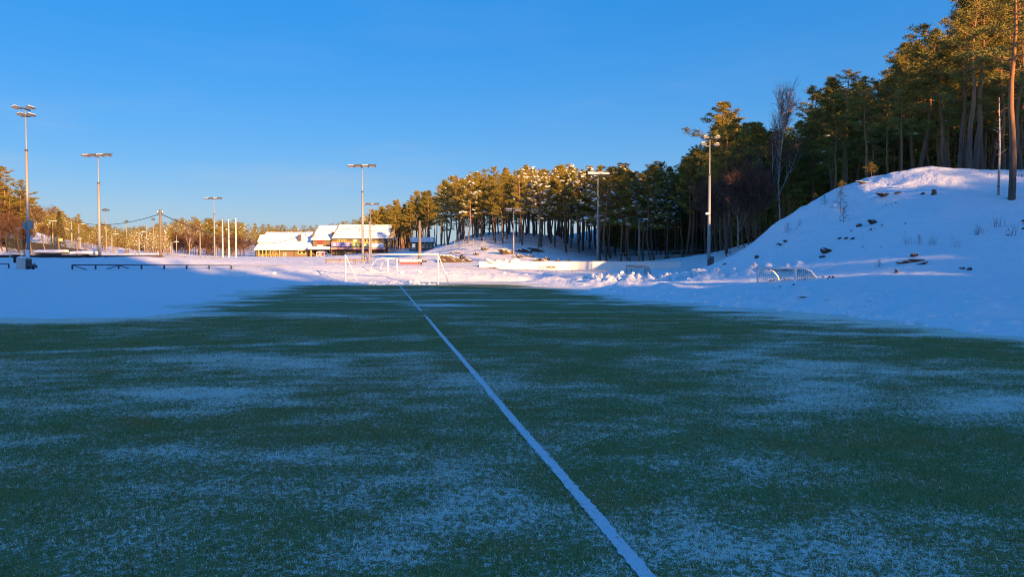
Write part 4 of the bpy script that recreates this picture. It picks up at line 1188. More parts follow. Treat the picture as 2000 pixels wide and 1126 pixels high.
# ------------------------------------------------------------------ railings and fences
def railing(pts, zrel, label, mat, post_h, spacing, r=.035, name="railing", rails=(1.0,), brace=False, tops=None, group=None, n_rail=8):
    """pts: ground polyline (x, y); top rail follows the ground at post_h above it"""
    t = thing(name, label, "railing", (pts[0][0], pts[0][1], ground(*pts[0])), 0, group)
    org = Vector(t.location)
    seg = []
    for (x0, y0), (x1, y1) in zip(pts[:-1], pts[1:]):
        L_ = math.hypot(x1 - x0, y1 - y0); n = max(1, round(L_ / spacing))
        for k in range(n): seg.append((x0 + (x1 - x0) * k / n, y0 + (y1 - y0) * k / n))
    seg.append(pts[-1])
    zs = terrain([q[0] for q in seg], [q[1] for q in seg])
    if tops is not None: tz = np.interp(np.linspace(0, 1, len(seg)), np.linspace(0, 1, len(tops)), tops)
    else: tz = np.convolve(np.pad(zs, 2, mode='edge'), np.ones(5) / 5, 'valid') + post_h
    P_ = [Vector((q[0], q[1], z)) - org for q, z in zip(seg, tz)]
    first = None
    for q, z, g in zip(seg, tz, zs):
        MB().box((0, 0, -(max(z - g, 0.1) + .4) / 2), (r * 2.2, r * 2.2, max(z - g, .1) + .4)).build("post", mat, t).location = Vector((q[0], q[1], z)) - org
    for f in rails:
        MB().tube([p - Vector((0, 0, post_h * (1 - f))) for p in P_], r, 5).build("rail", mat, t, True)
    if brace:
        for k, sg in ((0, 1), (2, -1), (2, 1)):
            p = P_[k]; d = (P_[min(k + 1, len(P_) - 1)] - P_[k]).normalized() * 1.35 * sg
            MB().tube([p - Vector((0, 0, .02)), p + d - Vector((0, 0, post_h * .95))], r * .8, 5).build("brace", mat, t)
    return t
L0, L1 = (PX(142, 68), 68), (PX(452, 70), 70)
railing([L0, L1], 0, "dark blue rail half sunk in snow along the left field", 'rail', .5, 2.05, .05, brace=True, tops=[P(142, 517, 68)[2], P(452, 518, 70)[2]], group="railings round the field")
railing([(PX(455, 70), 70), (PX(716, 74), 74)], 0, "thin grey rail in the sunlit snow before the club house", 'rail_grey', .5, 2.4, .035, tops=[P(455, 518, 70)[2], P(716, 519, 74)[2]], group="railings round the field")
railing([(PX(716, 74), 74), (PX(950, 75), 75)], 0, "thin rail behind the big goal", 'rail_grey', .5, 2.4, .03, tops=[P(716, 520.5, 74)[2], P(950, 522, 75)[2]], group="railings round the field")
railing([(PX(962, 76), 76), (PX(1185, 72), 72)], 0, "thin rail in sun in front of the long white board", 'rail_grey', .5, 1.75, .03, tops=[P(962, 527, 76)[2], P(1185, 529, 72)[2]], group="railings round the field")
railing([(PX(-40, 62), 62), (PX(18, 62), 62)], 0, "dark rail at the far left beside the white gate frame", 'rail', .5, 1.6, .035, tops=[P(-40, 515, 62)[2], P(18, 515, 62)[2]], group="railings round the field")
kf = [(872, 121), (905, 119), (945, 117), (985, 117), (1015, 116), (1060, 117), (1110, 118), (1150, 117), (1195, 114)]
railing([(PX(a, b), b) for a, b in kf], 0, "wire fence with thin posts along the top of the knoll", 'rail_grey', 1.0, 1.9, .022, "wire_fence", (1.0, .5, .1), group="wire fences")
kf = [(1198, 104), (1228, 98), (1262, 97), (1330, 98), (1380, 98), (1412, 99)]
railing([(PX(a, b), b) for a, b in kf], 0, "tall wire fence in shade along the foot of the dark stand", 'rail_grey', 1.3, 2.3, .024, "wire_fence", (1.0, .55, .1), group="wire fences")

# timber edging along the top of the left bank, shade and sun put into its colour
def edging(px0, px1, D0, D1, y0, y1, label, mat, hgt=.32):
    x0, x1 = PX(px0, D0), PX(px1, D1); z0, z1 = P(px0, y0, D0)[2], P(px1, y1, D1)[2]
    t = thing("timber_edging", label, "edging", (x0, D0, z0), 0, "timber edging of the bank")
    L_ = math.hypot(x1 - x0, D1 - D0); n = max(3, int(L_ / 3.0))
    dx, dy, dz = (x1 - x0) / n, (D1 - D0) / n, (z1 - z0) / n
    b = MB().box((0, 0, 0), (L_ / n - .03, .12, hgt)).mesh("plank", mat)
    pm = MB().box((0, -.1, -.22), (.12, .12, .75)).mesh("stake", mat)
    for k in range(n):
        o = link("plank", b, t); o.location = (dx * (k + .5), dy * (k + .5), dz * (k + .5) + ((k * 7) % 3 - 1) * .02); o.rotation_euler = (0, 0, math.atan2(dy, dx))
        s = link("stake", pm, t); s.location = (dx * k, dy * k - .06, dz * k)
    return t
edging(-60, 322, 75, 79, 500.5, 502, "long plank edging on the crest of the left bank, coloured dark for the shade", 'wood_dark', .36)  # plank colour darkened to carry the shade on this stretch
edging(322, 442, 79, 83, 502, 505.5, "plank edging continuing the left bank, coloured paler for the sun", 'wood_grey', .16)  # same edging, sunlight put into a paler plank colour
edging(492, 574, 120, 122, 507.2, 507.6, "short tan plank edging in the snow before the club house wing", 'wood_grey', .18)
edging(638, 722, 86, 86, 507.0, 508.5, "tan plank edging over the metal barriers", 'wood_grey', .14)

# long white board with a notice
x0, x1 = PX(936, 80), PX(1330, 80)
t = thing("white_board_fence", "long low white board along the far field with snow on top", "board", (x0, 80, ground((x0 + x1) / 2, 80)), 0)
n = 9; wpan = (x1 - x0) / n
pm = MB().box((0, 0, 0), (wpan - .02, .10, .95)).mesh("panel", 'cream_board')
for k in range(n):
    o = link("panel", pm, t); o.location = (wpan * (k + .5), 0, P(936, 519.0 + k * .12, 80)[2] - t.location.z)
capm = MB().box((0, 0, 0), (x1 - x0, .20, .06)).build("top_rail", 'cream_board', t); capm.location = ((x1 - x0) / 2, 0, P(1130, 510.6, 80)[2] - t.location.z)
V, Fc = snow_pads(np.random.default_rng(5), np.array([(q, 0, P(1130, 509.6, 80)[2] - t.location.z) for q in (1.1, 2.0, 2.9, 3.7)]), .55)
link("snow_cap", fast_mesh("snow_cap", V, Fc, 'snow'), t)["kind"] = "stuff"
nx = PX(1070, 79.9)
nt = thing("notice_board", "small grey notice mounted on the long white board", "notice", (nx, 79.9, P(1070, 521.5, 79.9)[2]))
MB().box((0, 0, 0), (1.85, .04, .26)).build("notice_panel", 'steel', nt)
for k, (cx, wd) in enumerate(((-.55, .6), (.1, .42), (.55, .3))): MB().box((cx, -.024, .01), (wd, .008, .12)).build("printed_block", 'housing' if k else 'lilac', nt)

# ------------------------------------------------------------------ goals
def goal(x, y, z, w, h, depth, rz, label, mat='white_paint', r=.055, netmat=None, hoop=True, back=True, name="football_goal", support=True, group="goals"):
    t = thing(name, label, "goal", (x, y, z), rz, group)
    for sx in (-1, 1): MB().tube([(sx * w / 2, 0, -.25), (sx * w / 2, 0, h)], r, 8).build("post", mat, t, True)
    MB().tube([(-w / 2 - r, 0, h), (w / 2 + r, 0, h)], r, 8).build("crossbar", mat, t, True)
    arcs = []
    for sx in (-1, 1):
        if hoop:
            pts = [(sx * w / 2, depth * (1 - (1 - k / 8) ** 1.0) if 0 else depth * math.sin(k / 8 * math.pi / 2), h * math.cos(k / 8 * math.pi / 2) * (1 if k else 1)) for k in range(9)]
            pts = [(sx * w / 2, 0, h), (sx * w / 2, depth * .35, h * .985), (sx * w / 2, depth * .62, h * .90), (sx * w / 2, depth * .83, h * .68), (sx * w / 2, depth * .95, h * .38), (sx * w / 2, depth, 0)]
        else: pts = [(sx * w / 2, 0, h), (sx * w / 2, depth, -.1)]
        MB().tube(pts, r * .62, 6).build("side_hoop", mat, t, True); arcs.append(pts)
        if hoop: MB().tube([(sx * w / 2, 0, .05), (sx * w / 2, depth, .03)], r * .6, 6).build("ground_bar", mat, t)
    if back: MB().tube([(-w / 2, depth, .04), (w / 2, depth, .04)], r * .6, 6).build("back_bar", mat, t)
    if netmat:
        nb = MB(); A = [Vector(q) for q in arcs[0]]; B = [Vector(q) for q in arcs[1]]
        def along(Pl, f):
            f = f * (len(Pl) - 1); i = min(int(f), len(Pl) - 2); return Pl[i].lerp(Pl[i + 1], f - i)
        nv = int(w / .16)
        for k in range(nv + 1):
            g = k / nv
            nb.tube([along(A, f / 8).lerp(along(B, f / 8), g) + Vector((0, -.03, -.10 * math.sin(math.pi * g) * (1 if f < 8 else 0))) for f in range(9)], .0065, 3, False)
        for f in range(17):
            nb.tube([along(A, f / 16).lerp(along(B, f / 16), g / 6) + Vector((0, -.03, -.10 * math.sin(math.pi * g / 6))) for g in range(7)], .0065, 3, False)
        for Pl in (A, B):
            for k in range(1, 12):
                yy = depth * k / 12
                zt = np.interp(yy, [q.y for q in Pl], [q.z for q in Pl]); nb.tube([(Pl[0].x, yy, 0), (Pl[0].x, yy, zt)], .0065, 3, False)
            for k in range(1, 11):
                zz = h * k / 11
                yy = np.interp(-zz, [-q.z for q in Pl], [q.y for q in Pl]); nb.tube([(Pl[0].x, 0, zz), (Pl[0].x, yy, zz)], .0065, 3, False)
        nb.build("net", netmat, t)
    return t
# big goal at the end of the line: posts at 675 and 857
gx0, gx1 = PX(675, 61.5), PX(856, 58.5)
gc = ((gx0 + gx1) / 2, 60.0)
gw = math.hypot(gx1 - gx0, 3.0)
goal(gc[0], gc[1], -.02, gw, P(770, 496.5, 60)[2] + .02, 1.9, math.atan2(-3.0, gx1 - gx0), "big white football goal without net at the far end of the white line", r=.062, hoop=False, group="football goals", back=False)
gx = PX(752, 70)
goal(PX(767, 69.5), 69.5, ground(gx, 69.5) - .1, 1.8, P(750, 504, 69.5)[2] - ground(gx, 69.5) + .1, 1.75, R(72), "small white hooped goal lit by the sun behind the big goal", r=.05, group="small goals")
# goal on the right, half buried in the bank
rgx0, rgx1 = PX(1480, 39.0), PX(1553, 36.5)
rc = ((rgx0 + rgx1) / 2, 37.75)
goal(rc[0], rc[1], .02, math.hypot(rgx1 - rgx0, 2.5), P(1516, 523, 37.7)[2] - .02, 1.5, math.atan2(-2.5, rgx1 - rgx0) + .0, "white hooped goal with green net half buried in the bank below the hill", r=.062, netmat='net', group="small goals")
dx0, dx1 = PX(1227, 70), PX(1256, 67)
goal((dx0 + dx1) / 2, 68.5, ground((dx0 + dx1) / 2, 68.5) - .9, 1.9, P(1240, 518.5, 68.5)[2] - ground((dx0 + dx1) / 2, 68.5) + .9, 1.2, R(-40), "grey shaded goal with green net behind the broken snow ridge", 'steel', .05, 'net', group="small goals")
x = PX(270, 122)
goal(x, 122, P(270, 512, 122)[2], 7.2, P(270, 495.5, 122)[2] - P(270, 512, 122)[2], 1.6, 0, "far white goal whose crossbar shows over the left bank", r=.10, netmat=None, hoop=False, group="football goals")
x = PX(345, 126)
goal(x, 126, P(345, 511, 126)[2], 3.4, P(345, 498, 126)[2] - P(345, 511, 126)[2], 1.2, 0, "far grey goal right of the utility pole", 'steel', .07, None, False, group="football goals")

# ------------------------------------------------------------------ far left: gate frame, cabinet, machine, shelters, ball net
x, y = PX(31, 63), 63.0; gz = ground(x, y); zt = P(31, 492.5, 63)[2]
t = thing("gate_frame", "white tubular gate frame with rounded corners left of the pale cabinet", "gate frame", (x, y, gz))
hh = zt - gz; w2 = .43
MB().tube([(-w2, 0, -.2), (-w2, 0, hh - .12), (-w2 + .04, 0, hh - .03), (-w2 + .12, 0, hh), (w2 - .12, 0, hh), (w2 - .04, 0, hh - .03), (w2, 0, hh - .12), (w2, 0, -.2)], .032, 6).build("frame", 'white_paint', t, True)
MB().box((.08, .12, hh * .62), (.62, .05, hh * .5)).build("dark_panel", 'net_black', t)
MB().tube([(.1, -.1, 0.05), (w2 + .3, -.1, .3)], .03, 5).build("brace", 'rail', t)
x, y = PX(48, 60), 60.0; gz = ground(x, y)
t = thing("cabinet", "pale grey box cabinet standing in the snow at the left", "cabinet", (x, y, gz))
zt = P(48, 503.5, 60)[2] - gz
MB().box((-.05, 0, zt / 2 - .1), (.66, .7, zt + .2)).build("cabinet_body", 'cabinet', t)
MB().box((-.05, -.356, zt / 2), (.52, .012, zt - .16)).build("cabinet_door", 'cabinet', t)
MB().prism([(-.36, zt + .003), (.26, zt + .003), (.20, zt + .10), (-.05, zt + .14), (-.30, zt + .08)], .66, 'y', -.33).build("snow_cap", 'snow', t)
MB().box((.36, .05, zt / 2 - .02), (.14, .5, zt * .86)).build("side_unit", 'steel_dark', t)
x, y = PX(63, 60), 60.0; gz = ground(x, y)
t = thing("small_machine", "low dark machine with wheels beside the pale cabinet", "machine", (x, y, gz))
MB().prism([(-.22, .12), (.30, .12), (.32, .30), (.12, .44), (-.10, .40), (-.22, .28)], .42, 'y', -.2).build("machine_body", 'steel_dark', t)
for sx in (-.12, .24):
    MB().tube([(sx, -.26, .12), (sx, -.20, .12)], .13, 10).build("wheel", 'tyre', t)
MB().tube([(.2, -.1, .36), (.36, -.1, .52)], .02, 5).build("handle", 'steel_dark', t)

def shelter(px0, px1, D, ytop, ybot, label):
    x0, x1 = PX(px0, D), PX(px1, D); zt, zb = P(px0, ytop, D)[2], P(px0, ybot, D)[2]
    t = thing("dugout_shelter", label, "dugout", ((x0 + x1) / 2, D, zb), 0, "snow covered dugouts")
    w = x1 - x0; h = zt - zb
    MB().box((0, .8, h / 2 - .1), (w, .06, h + .1)).build("back_wall", 'steel', t)
    for sx in (-1, 1): MB().box((sx * (w / 2 - .03), .1, h / 2 - .1), (.06, 1.34, h + .1)).build("side_wall", 'steel', t)
    MB().box((0, .1, h + .03), (w + .1, 1.6, .06)).build("roof", 'steel_dark', t)
    MB().prism([(-.78, h + .063), (.92, h + .063), (.80, h + .34), (.1, h + .40), (-.66, h + .30)], w, 'x', -w / 2).build("roof_snow", 'snow', t)
    MB().box((0, .5, .45), (w * .9, .35, .06)).build("bench", 'wood_dark', t)
    return t
shelter(76, 128, 92, 493.5, 505, "long snow roofed dugout left of the second floodlight mast, nearer the ball net")
shelter(144, 186, 92, 496.5, 506, "lower snow roofed dugout right beside the second floodlight mast")
# leaf covered slope without snow behind the ball net
def leaf_slope():
    pxs = np.linspace(-120, 176, 60); Ds = np.linspace(101.5, 138, 26)
    A, B = np.meshgrid(pxs, Ds); X = PX(A, B); Y = B
    Z = terrain(X, Y).reshape(X.shape)
    edge = np.minimum(np.minimum((A + 120) / 30, (176 - A) / 30), np.minimum((B - 101.5) / 3, (138 - B) / 4)) + fbm(X * .25, Y * .25, 15, 3) * .8
    Z = Z + np.where(edge > .25, .09 + .05 * fbm(X * .8, Y * .8, 16, 3), -.25)
    na = len(pxs); i, j = np.meshgrid(np.arange(len(Ds) - 1), np.arange(na - 1), indexing='ij')
    Fq = np.stack([i * na + j, i * na + j + 1, (i + 1) * na + j + 1, (i + 1) * na + j], -1).reshape(-1, 4)
    o = link("leaf_litter_ground", fast_mesh("leaf_litter_ground", np.stack([X.ravel(), Y.ravel(), Z.ravel()], 1), Fq, 'litter')); tag(o, "brown leaf covered ground under the left wood", kind="structure")
leaf_slope()
# clods of ploughed snow
def clods():
    r = np.random.default_rng(33); C_, S_ = [], []
    while len(C_) < 60:
        w = r.uniform(41, 58); u = 16.2 + (55.5 - w) * .47 + r.normal(0, 1.3)
        C_.append((u * CA - w * SA, u * SA + w * CA)); S_.append(abs(r.normal(0, .07)) + .03)
    while len(C_) < 260:
        w = r.uniform(15, 40); u = umax(w) + abs(r.normal(0.2, 1.4))
        C_.append((u * CA - w * SA, u * SA + w * CA)); S_.append(abs(r.normal(0, .045)) + .018)
    while len(C_) < 360:
        u = r.uniform(-5, 4.2); w = 58.6 + r.normal(0, .5)
        C_.append((u * CA - w * SA, u * SA + w * CA)); S_.append(abs(r.normal(0, .06)) + .03)
    while len(C_) < 375:
        u = r.uniform(-10, 14); w = 69 + r.normal(0, 1.6)
        C_.append((u * CA - w * SA, u * SA + w * CA)); S_.append(abs(r.normal(0, .08)) + .03)
    C_ = np.array(C_); z = terrain(C_[:, 0], C_[:, 1]); Vs, Fs = [], []
    base = np.array([(-1, -1, -.8), (1, -1, -.8), (1, 1, -.8), (-1, 1, -.8), (-.8, -.7, .5), (.7, -.8, .6), (.8, .7, .55), (-.6, .8, .5), (0, 0, .95)])
    fc = np.array([(0, 1, 5), (0, 5, 4), (1, 2, 6), (1, 6, 5), (2, 3, 7), (2, 7, 6), (3, 0, 4), (3, 4, 7), (4, 5, 8), (5, 6, 8), (6, 7, 8), (7, 4, 8)])
    for k in range(len(C_)):
        v = base * r.uniform(.55, 1.2, (9, 3)) * S_[k] * np.array([1.3, 1.3, .8]); a = r.uniform(0, 6.28)
        v = np.stack([v[:, 0] * math.cos(a) - v[:, 1] * math.sin(a), v[:, 0] * math.sin(a) + v[:, 1] * math.cos(a), v[:, 2]], 1)
        Vs.append(v + np.array([C_[k, 0], C_[k, 1], max(z[k], 0) + S_[k] * .15])); Fs.append(fc + 9 * k)
    tag(link("snow_clods", fast_mesh("snow_clods", np.concatenate(Vs), np.concatenate(Fs), 'snow', False)), "loose clods of ploughed snow on the banks round the turf", "snow clods", kind="stuff")
clods()
# ball stop net with leaning posts
t = thing("ball_stop_net", "dark sagging ball net on leaning pale posts in front of the left wood", "net", (PX(60, 100), 100, ground(PX(60, 100), 100)))
org = Vector(t.location); nb = MB(); tops = []
for px, py0, py1, lean in ((9, 450, 497, 6), (31, 454, 492, 8), (58, 470, 490, 4), (81, 459, 492, 9), (113, 459, 494, 4), (150, 468, 496, 2)):
    a = Vector(P(px, py0, 100)) - org; b = Vector(P(px + lean, py1 + 6, 99)) - org
    MB().tube([b, a], .075, 6).build("post", 'wood_grey' if px > 40 else 'wood_dark', t, True); tops.append((a, b))
for (a0, b0), (a1, b1) in zip(tops[:-1], tops[1:]):
    n = 16
    for k in range(n + 1):
        g = k / n; sg = Vector((0, 0, -.55 * math.sin(math.pi * g))); nb.tube([a0.lerp(a1, g) + sg, b0.lerp(b1, g)], .016, 3, False)
    for q in range(9):
        f = q / 8; nb.tube([(a0.lerp(a1, g / 6) + Vector((0, 0, -.55 * math.sin(math.pi * g / 6)))).lerp(b0.lerp(b1, g / 6), f) for g in range(7)], .016, 3, False)
nb.build("net", 'net_black', t)
sg_ = MB().box((0, 0, 0), (.5, .05, .38)).build("yellow_sign", M['yellow_trim']); sg_.location = P(118.5, 468, 99.5); tag(sg_, "small yellow green sign hanging on the ball net", "sign")

# ------------------------------------------------------------------ club house
KD = 205.0
q = KD / F_PX
def bx(px): return (px - 500) * q                 # building x from picture x
def bz(py): return P(0, py, KD)[2] - CZ
CZ = P(0, 503, KD)[2]
house = thing("club_house", "brown timber club house with snowy roofs and yellow window frames", "building", (PX(500, KD), KD, CZ))
def hb(name, px0, px1, py0, py1, y, d, mat, parent=house):
    """block seen from px0..px1, py0..py1 with front at depth y (towards camera negative), thickness d"""
    return MB().box(((bx(px0) + bx(px1)) / 2, y + d / 2, (bz(py0) + bz(py1)) / 2), (bx(px1) - bx(px0), d, bz(py0) - bz(py1))).build(name, mat, parent)
def sub(name, px0, px1, py0, py1, y, d, mat, parent): return hb(name, px0, px1, py0, py1, y, d, mat, parent)
def roof(name, px0, px1, pye, pyr, y0, run, over_l=0, over_r=0, th=.20):
    """snowy slab from eave (picture pye) to ridge (pyr) run metres further back"""
    x0, x1 = bx(px0), bx(px1); ze, zr = bz(pye), bz(pyr)
    vs = [(x0, y0, ze), (x1, y0, ze), (x1 - over_r, y0 + run, zr), (x0 + over_l, y0 + run, zr)]
    lo = [(a, b, c - th) for a, b, c in vs]
    m = MB(); m.add(vs + lo, [(0, 1, 2, 3), (7, 6, 5, 4), (0, 4, 5, 1), (1, 5, 6, 2), (2, 6, 7, 3), (3, 7, 4, 0)])
    o = m.build(name, 'snow', house)
    m = MB(); m.box(((x0 + x1) / 2, y0 + .12, ze - th - .05), (x1 - x0 - .1, .16, .09)).build("fascia", 'wood_dark', o)
    # far slope
    vb = [(x0 + over_l, y0 + run + .02, zr), (x1 - over_r, y0 + run + .02, zr), (x1, y0 + 2 * run, ze), (x0, y0 + 2 * run, ze)]
    m = MB(); m.add(vb + [(a, b, c - th) for a, b, c in vb], [(0, 1, 2, 3), (7, 6, 5, 4), (0, 4, 5, 1), (1, 5, 6, 2), (2, 6, 7, 3), (3, 7, 4, 0)]); m.build("back_slope", 'snow', o)
    return o
def window(px0, px1, py0, py1, y, nx=2, ny=2, fr='yellow_trim', depth=.10):
    o = hb("window", px0, px1, py0, py1, y - depth, depth - .003, fr)
    fw, fh = (px1 - px0), (py1 - py0)
    for i in range(nx):
        for j in range(ny):
            a = px0 + fw * (i + .22) / nx; b = px0 + fw * (i + .78) / nx; c = py0 + fh * (j + .20) / ny; d = py0 + fh * (j + .80) / ny
            sub("pane", a, b, c, d, y - depth - .012, .009, 'glass', o)
    return o
# wing
hb("wall", 496, 607, 485.5, 506, 2.0, 8.0, 'siding')
hb("gable_wall", 606.2, 608.5, 455, 506, 2.4, 7.6, 'siding')
roof("roof", 494.5, 606.5, 486.2, 450.5, .9, 7.6, .95, 0)
roof("roof_extension", 495.0, 517, 470, 456.5, 3.6, 1.8, .2, 0, .25)
for i in range(6): hb("veranda_post", 501.2 + i * 8.2, 502.3 + i * 8.2, 486.5, 502, 1.35, .22, 'yellow_trim')
for i in range(6):
    o = hb("window", 502.6 + i * 7.0, 508.0 + i * 7.0, 487, 496.5, 1.9, .09, 'yellow_trim')
    sub("pane", 503.2 + i * 7.0, 507.4 + i * 7.0, 487.6, 496.0, 1.885, .012, 'glass', o)
hb("veranda_rail", 500.5, 543, 496.2, 497.2, 1.2, .10, 'yellow_trim')
hb("veranda_rail", 500.5, 522, 500.8, 501.8, 1.2, .10, 'yellow_trim')
for i in range(12): hb("baluster", 501.5 + i * 3.4, 502.1 + i * 3.4, 497.3, 502, 1.23, .06, 'yellow_trim')
window(578.3, 586.3, 489, 496, 2.0, 1, 1); window(587, 594.3, 489, 496, 2.0, 1, 1)
window(550, 555.4, 493.8, 499, 2.0, 1, 1, 'sign_white')
hb("corner_board", 570.6, 571.6, 487, 506, 1.93, .06, 'wood_dark')
hb("chimney", 574.2, 579.2, 457, 470, 4.2, .7, 'brick_dark')
hb("vent_pipe", 584.8, 586, 455.5, 457.8, 6.6, .2, 'housing'); hb("vent_pipe", 597.6, 599.4, 456.5, 460.6, 6.0, .25, 'housing')
# lower main block with covered entrance
hb("wall", 608, 647, 466, 481.5, 2.0, 8.0, 'siding')
hb("wall", 606, 647, 481, 506, 4.6, 5.0, 'wood_dark')
roof("roof", 604.8, 646.8, 466.6, 437.0, 1.5, 6.6, .8, 0)
hb("porch_roof", 603, 646, 481.5, 484.0, -.6, 3.0, 'snow'); hb("porch_beam", 596, 645, 486.8, 488.3, -.4, .25, 'wood_dark'); hb("porch_roof_snow", 604, 645.5, 483.9, 486.9, -.9, 3.2, 'snow')
hb("porch_post", 607.8, 609.6, 487, 503, -.3, .25, 'yellow_trim'); hb("porch_post", 645.2, 646.6, 487, 503, -.3, .25, 'siding')
hb("door", 599.5, 604.5, 490, 505, 1.96, .05, 'wood_dark'); hb("door", 612, 616, 493, 505, 4.5, .06, 'yellow_trim')
# upper main block
hb("wall", 647.2, 757.5, 464, 506, 1.2, 9.0, 'siding')
hb("gable_cheek", 646.6, 647.6, 452, 506, 1.0, 8.0, 'wood_dark')
roof("roof", 648.2, 759.6, 464.0, 435.6, .4, 7.2, .5, .3)
hb("roof_vent", 697.6, 698.6, 445, 449.6, 4.0, .1, 'wood_dark')
window(657, 666, 464.8, 472.6, 1.2); window(667, 675.6, 465, 472.6, 1.2)
o = hb("door", 688, 696.8, 465.2, 473.2, 1.12, .077, 'yellow_trim'); sub("door_panel", 689.6, 695.2, 467, 472, 1.10, .018, 'sign_white', o)
window(709.8, 721.5, 466, 473.6, 1.2, 2, 1); window(731.5, 739.6, 466.4, 474.3, 1.2); window(741, 749.8, 466.6, 474.4, 1.2)
hb("drain_pipe", 703.0, 704.0, 463.5, 500, 1.02, .14, 'housing'); hb("drain_pipe", 754.0, 755.2, 466, 500, 1.02, .14, 'housing')
hb("balcony_floor", 648.5, 753, 483.6, 486.2, -1.0, 2.15, 'pink_beam'); hb("balcony_soffit", 650, 752.5, 486.25, 487.6, -.8, 1.9, 'red_board')
hb("balcony_rail", 648.5, 752.5, 472.4, 473.2, -1.05, .12, 'yellow_trim'); hb("balcony_lower_rail", 648.5, 752.5, 481.9, 482.7, -1.0, .10, 'wood_dark')
for px in (648.8, 674.5, 704.4, 727, 751.6): hb("balcony_post", px, px + 1.1, 472.5, 502, -.98, .16, 'siding')
for a, b, c, d in ((655.5, 661.3, 491, 496), (662, 667.6, 491, 496), (668.2, 674, 491, 496), (677.6, 683, 493.5, 497.5), (684, 690, 493.5, 497.5), (731, 736.6, 495, 499), (737.4, 742.6, 495, 499), (743.3, 748.4, 495, 499)): window(a, b, c, d, 1.2, 1, 1)
window(690.8, 696.6, 494, 501.5, 1.2, 1, 2)
hb("door", 700.2, 703.0, 493, 505, 1.10, .09, 'sign_white'); hb("door", 713, 719, 493, 505, 1.08, .11, 'red_board')
m = MB(); m.tube([(bx(757.5), .4, bz(467)), (bx(763.2), .4, bz(481))], .13, 5); m.tube([(bx(757.9), .4, bz(481.6)), (bx(764), .4, bz(481.6))], .13, 5); m.tube([(bx(758.2), .4, bz(468)), (bx(758.2), .4, bz(481))], .13, 5)
m.build("stair_brace", 'yellow_trim', house)
hb("side_deck", 757.6, 772, 482.3, 483.3, -.6, 6, 'wood_grey'); hb("deck_wall", 757.8, 771, 483.6, 494, .2, .3, 'pink_beam')
# banners on the balcony (their print is unreadable at this distance: pale strokes only)
def banner(px0, px1, py0, py1, mat, label):
    t = thing("banner", label, "banner", house.matrix_basis @ Vector(((bx(px0) + bx(px1)) / 2, -1.16, (bz(py0) + bz(py1)) / 2)), 0, "banners on the balcony")
    w, h = bx(px1) - bx(px0), bz(py0) - bz(py1)
    MB().box((0, 0, 0), (w, .03, h)).build("cloth", mat, t)
    return t, w, h
def strokes(t, w, h, x0, x1, z0, zh, mat, seed, n):
    r = np.random.default_rng(seed)
    for k in range(n):
        a = x0 + (x1 - x0) * (k + .15) / n; b = a + (x1 - x0) / n * r.uniform(.5, .8)
        MB().box(((a + b) / 2, -.021, z0 + r.normal(0, .02)), (b - a, .010, zh * r.uniform(.7, 1.1)), ry=r.normal(0, .12)).build("printed_mark", mat, t)
t, w, h = banner(649.5, 687.5, 473.4, 481.6, 'purple', "purple banner with white shield and pale lettering on the balcony")
MB().prism([(-.32, .36), (.32, .36), (.30, -.05), (0, -.40), (-.30, -.05)], .012, 'y', -.028).build("shield", 'white_banner', t).location = (-w / 2 + .85, 0, 0)
MB().prism([(-.16, .18), (.16, .18), (.15, 0), (0, -.2), (-.15, 0)], .008, 'y', -.038).build("shield_emblem", 'purple', t).location = (-w / 2 + .85, 0, 0)
strokes(t, w, h, -w / 2 + 1.6, w / 2 - .4, .22, .26, 'lilac', 1, 9); strokes(t, w, h, -w / 2 + 1.6, w / 2 - .2, -.26, .30, 'lilac', 2, 11)
t, w, h = banner(688.3, 704.2, 474.0, 481.9, 'green_banner', "green banner with pale writing, left of the floodlight mast"); strokes(t, w, h, -w / 2 + .35, w / 2 - .3, .05, .42, 'white_banner', 3, 4)
t, w, h = banner(709.5, 727.3, 474.4, 482.0, 'green_banner', "green banner with pale writing, right of the floodlight mast"); strokes(t, w, h, -w / 2 + .3, w / 2 - .3, -.05, .5, 'sign_white', 4, 5)
t, w, h = banner(728.2, 751.4, 475.0, 482.6, 'white_banner', "white banner with faint blue print at the right end of the balcony"); strokes(t, w, h, -w / 2 + .5, w / 2 - .7, .05, .16, 'lilac', 5, 7)
# red sign on the lower block
t = thing("wall_sign", "red and dark rounded sign over a white board on the brown gable", "sign", house.matrix_basis @ Vector((bx(622), 1.93, bz(473))))
MB().prism([(-.85, .45), (-.5, .52), (0, .40), (.45, .55), (.85, .40), (.80, -.10), (.45, -.50), (-.55, -.52), (-.80, -.15)], .06, 'y', -.03).build("sign_panel", 'red', t)
MB().prism([(-.55, .18), (-.1, .25), (.3, .15), (.2, -.28), (-.45, -.32)], .02, 'y', -.055).build("sign_emblem", 'brick_dark', t)
MB().box((.0, 0, -.82), (1.5, .05, .38)).build("white_panel", 'sign_white', t)

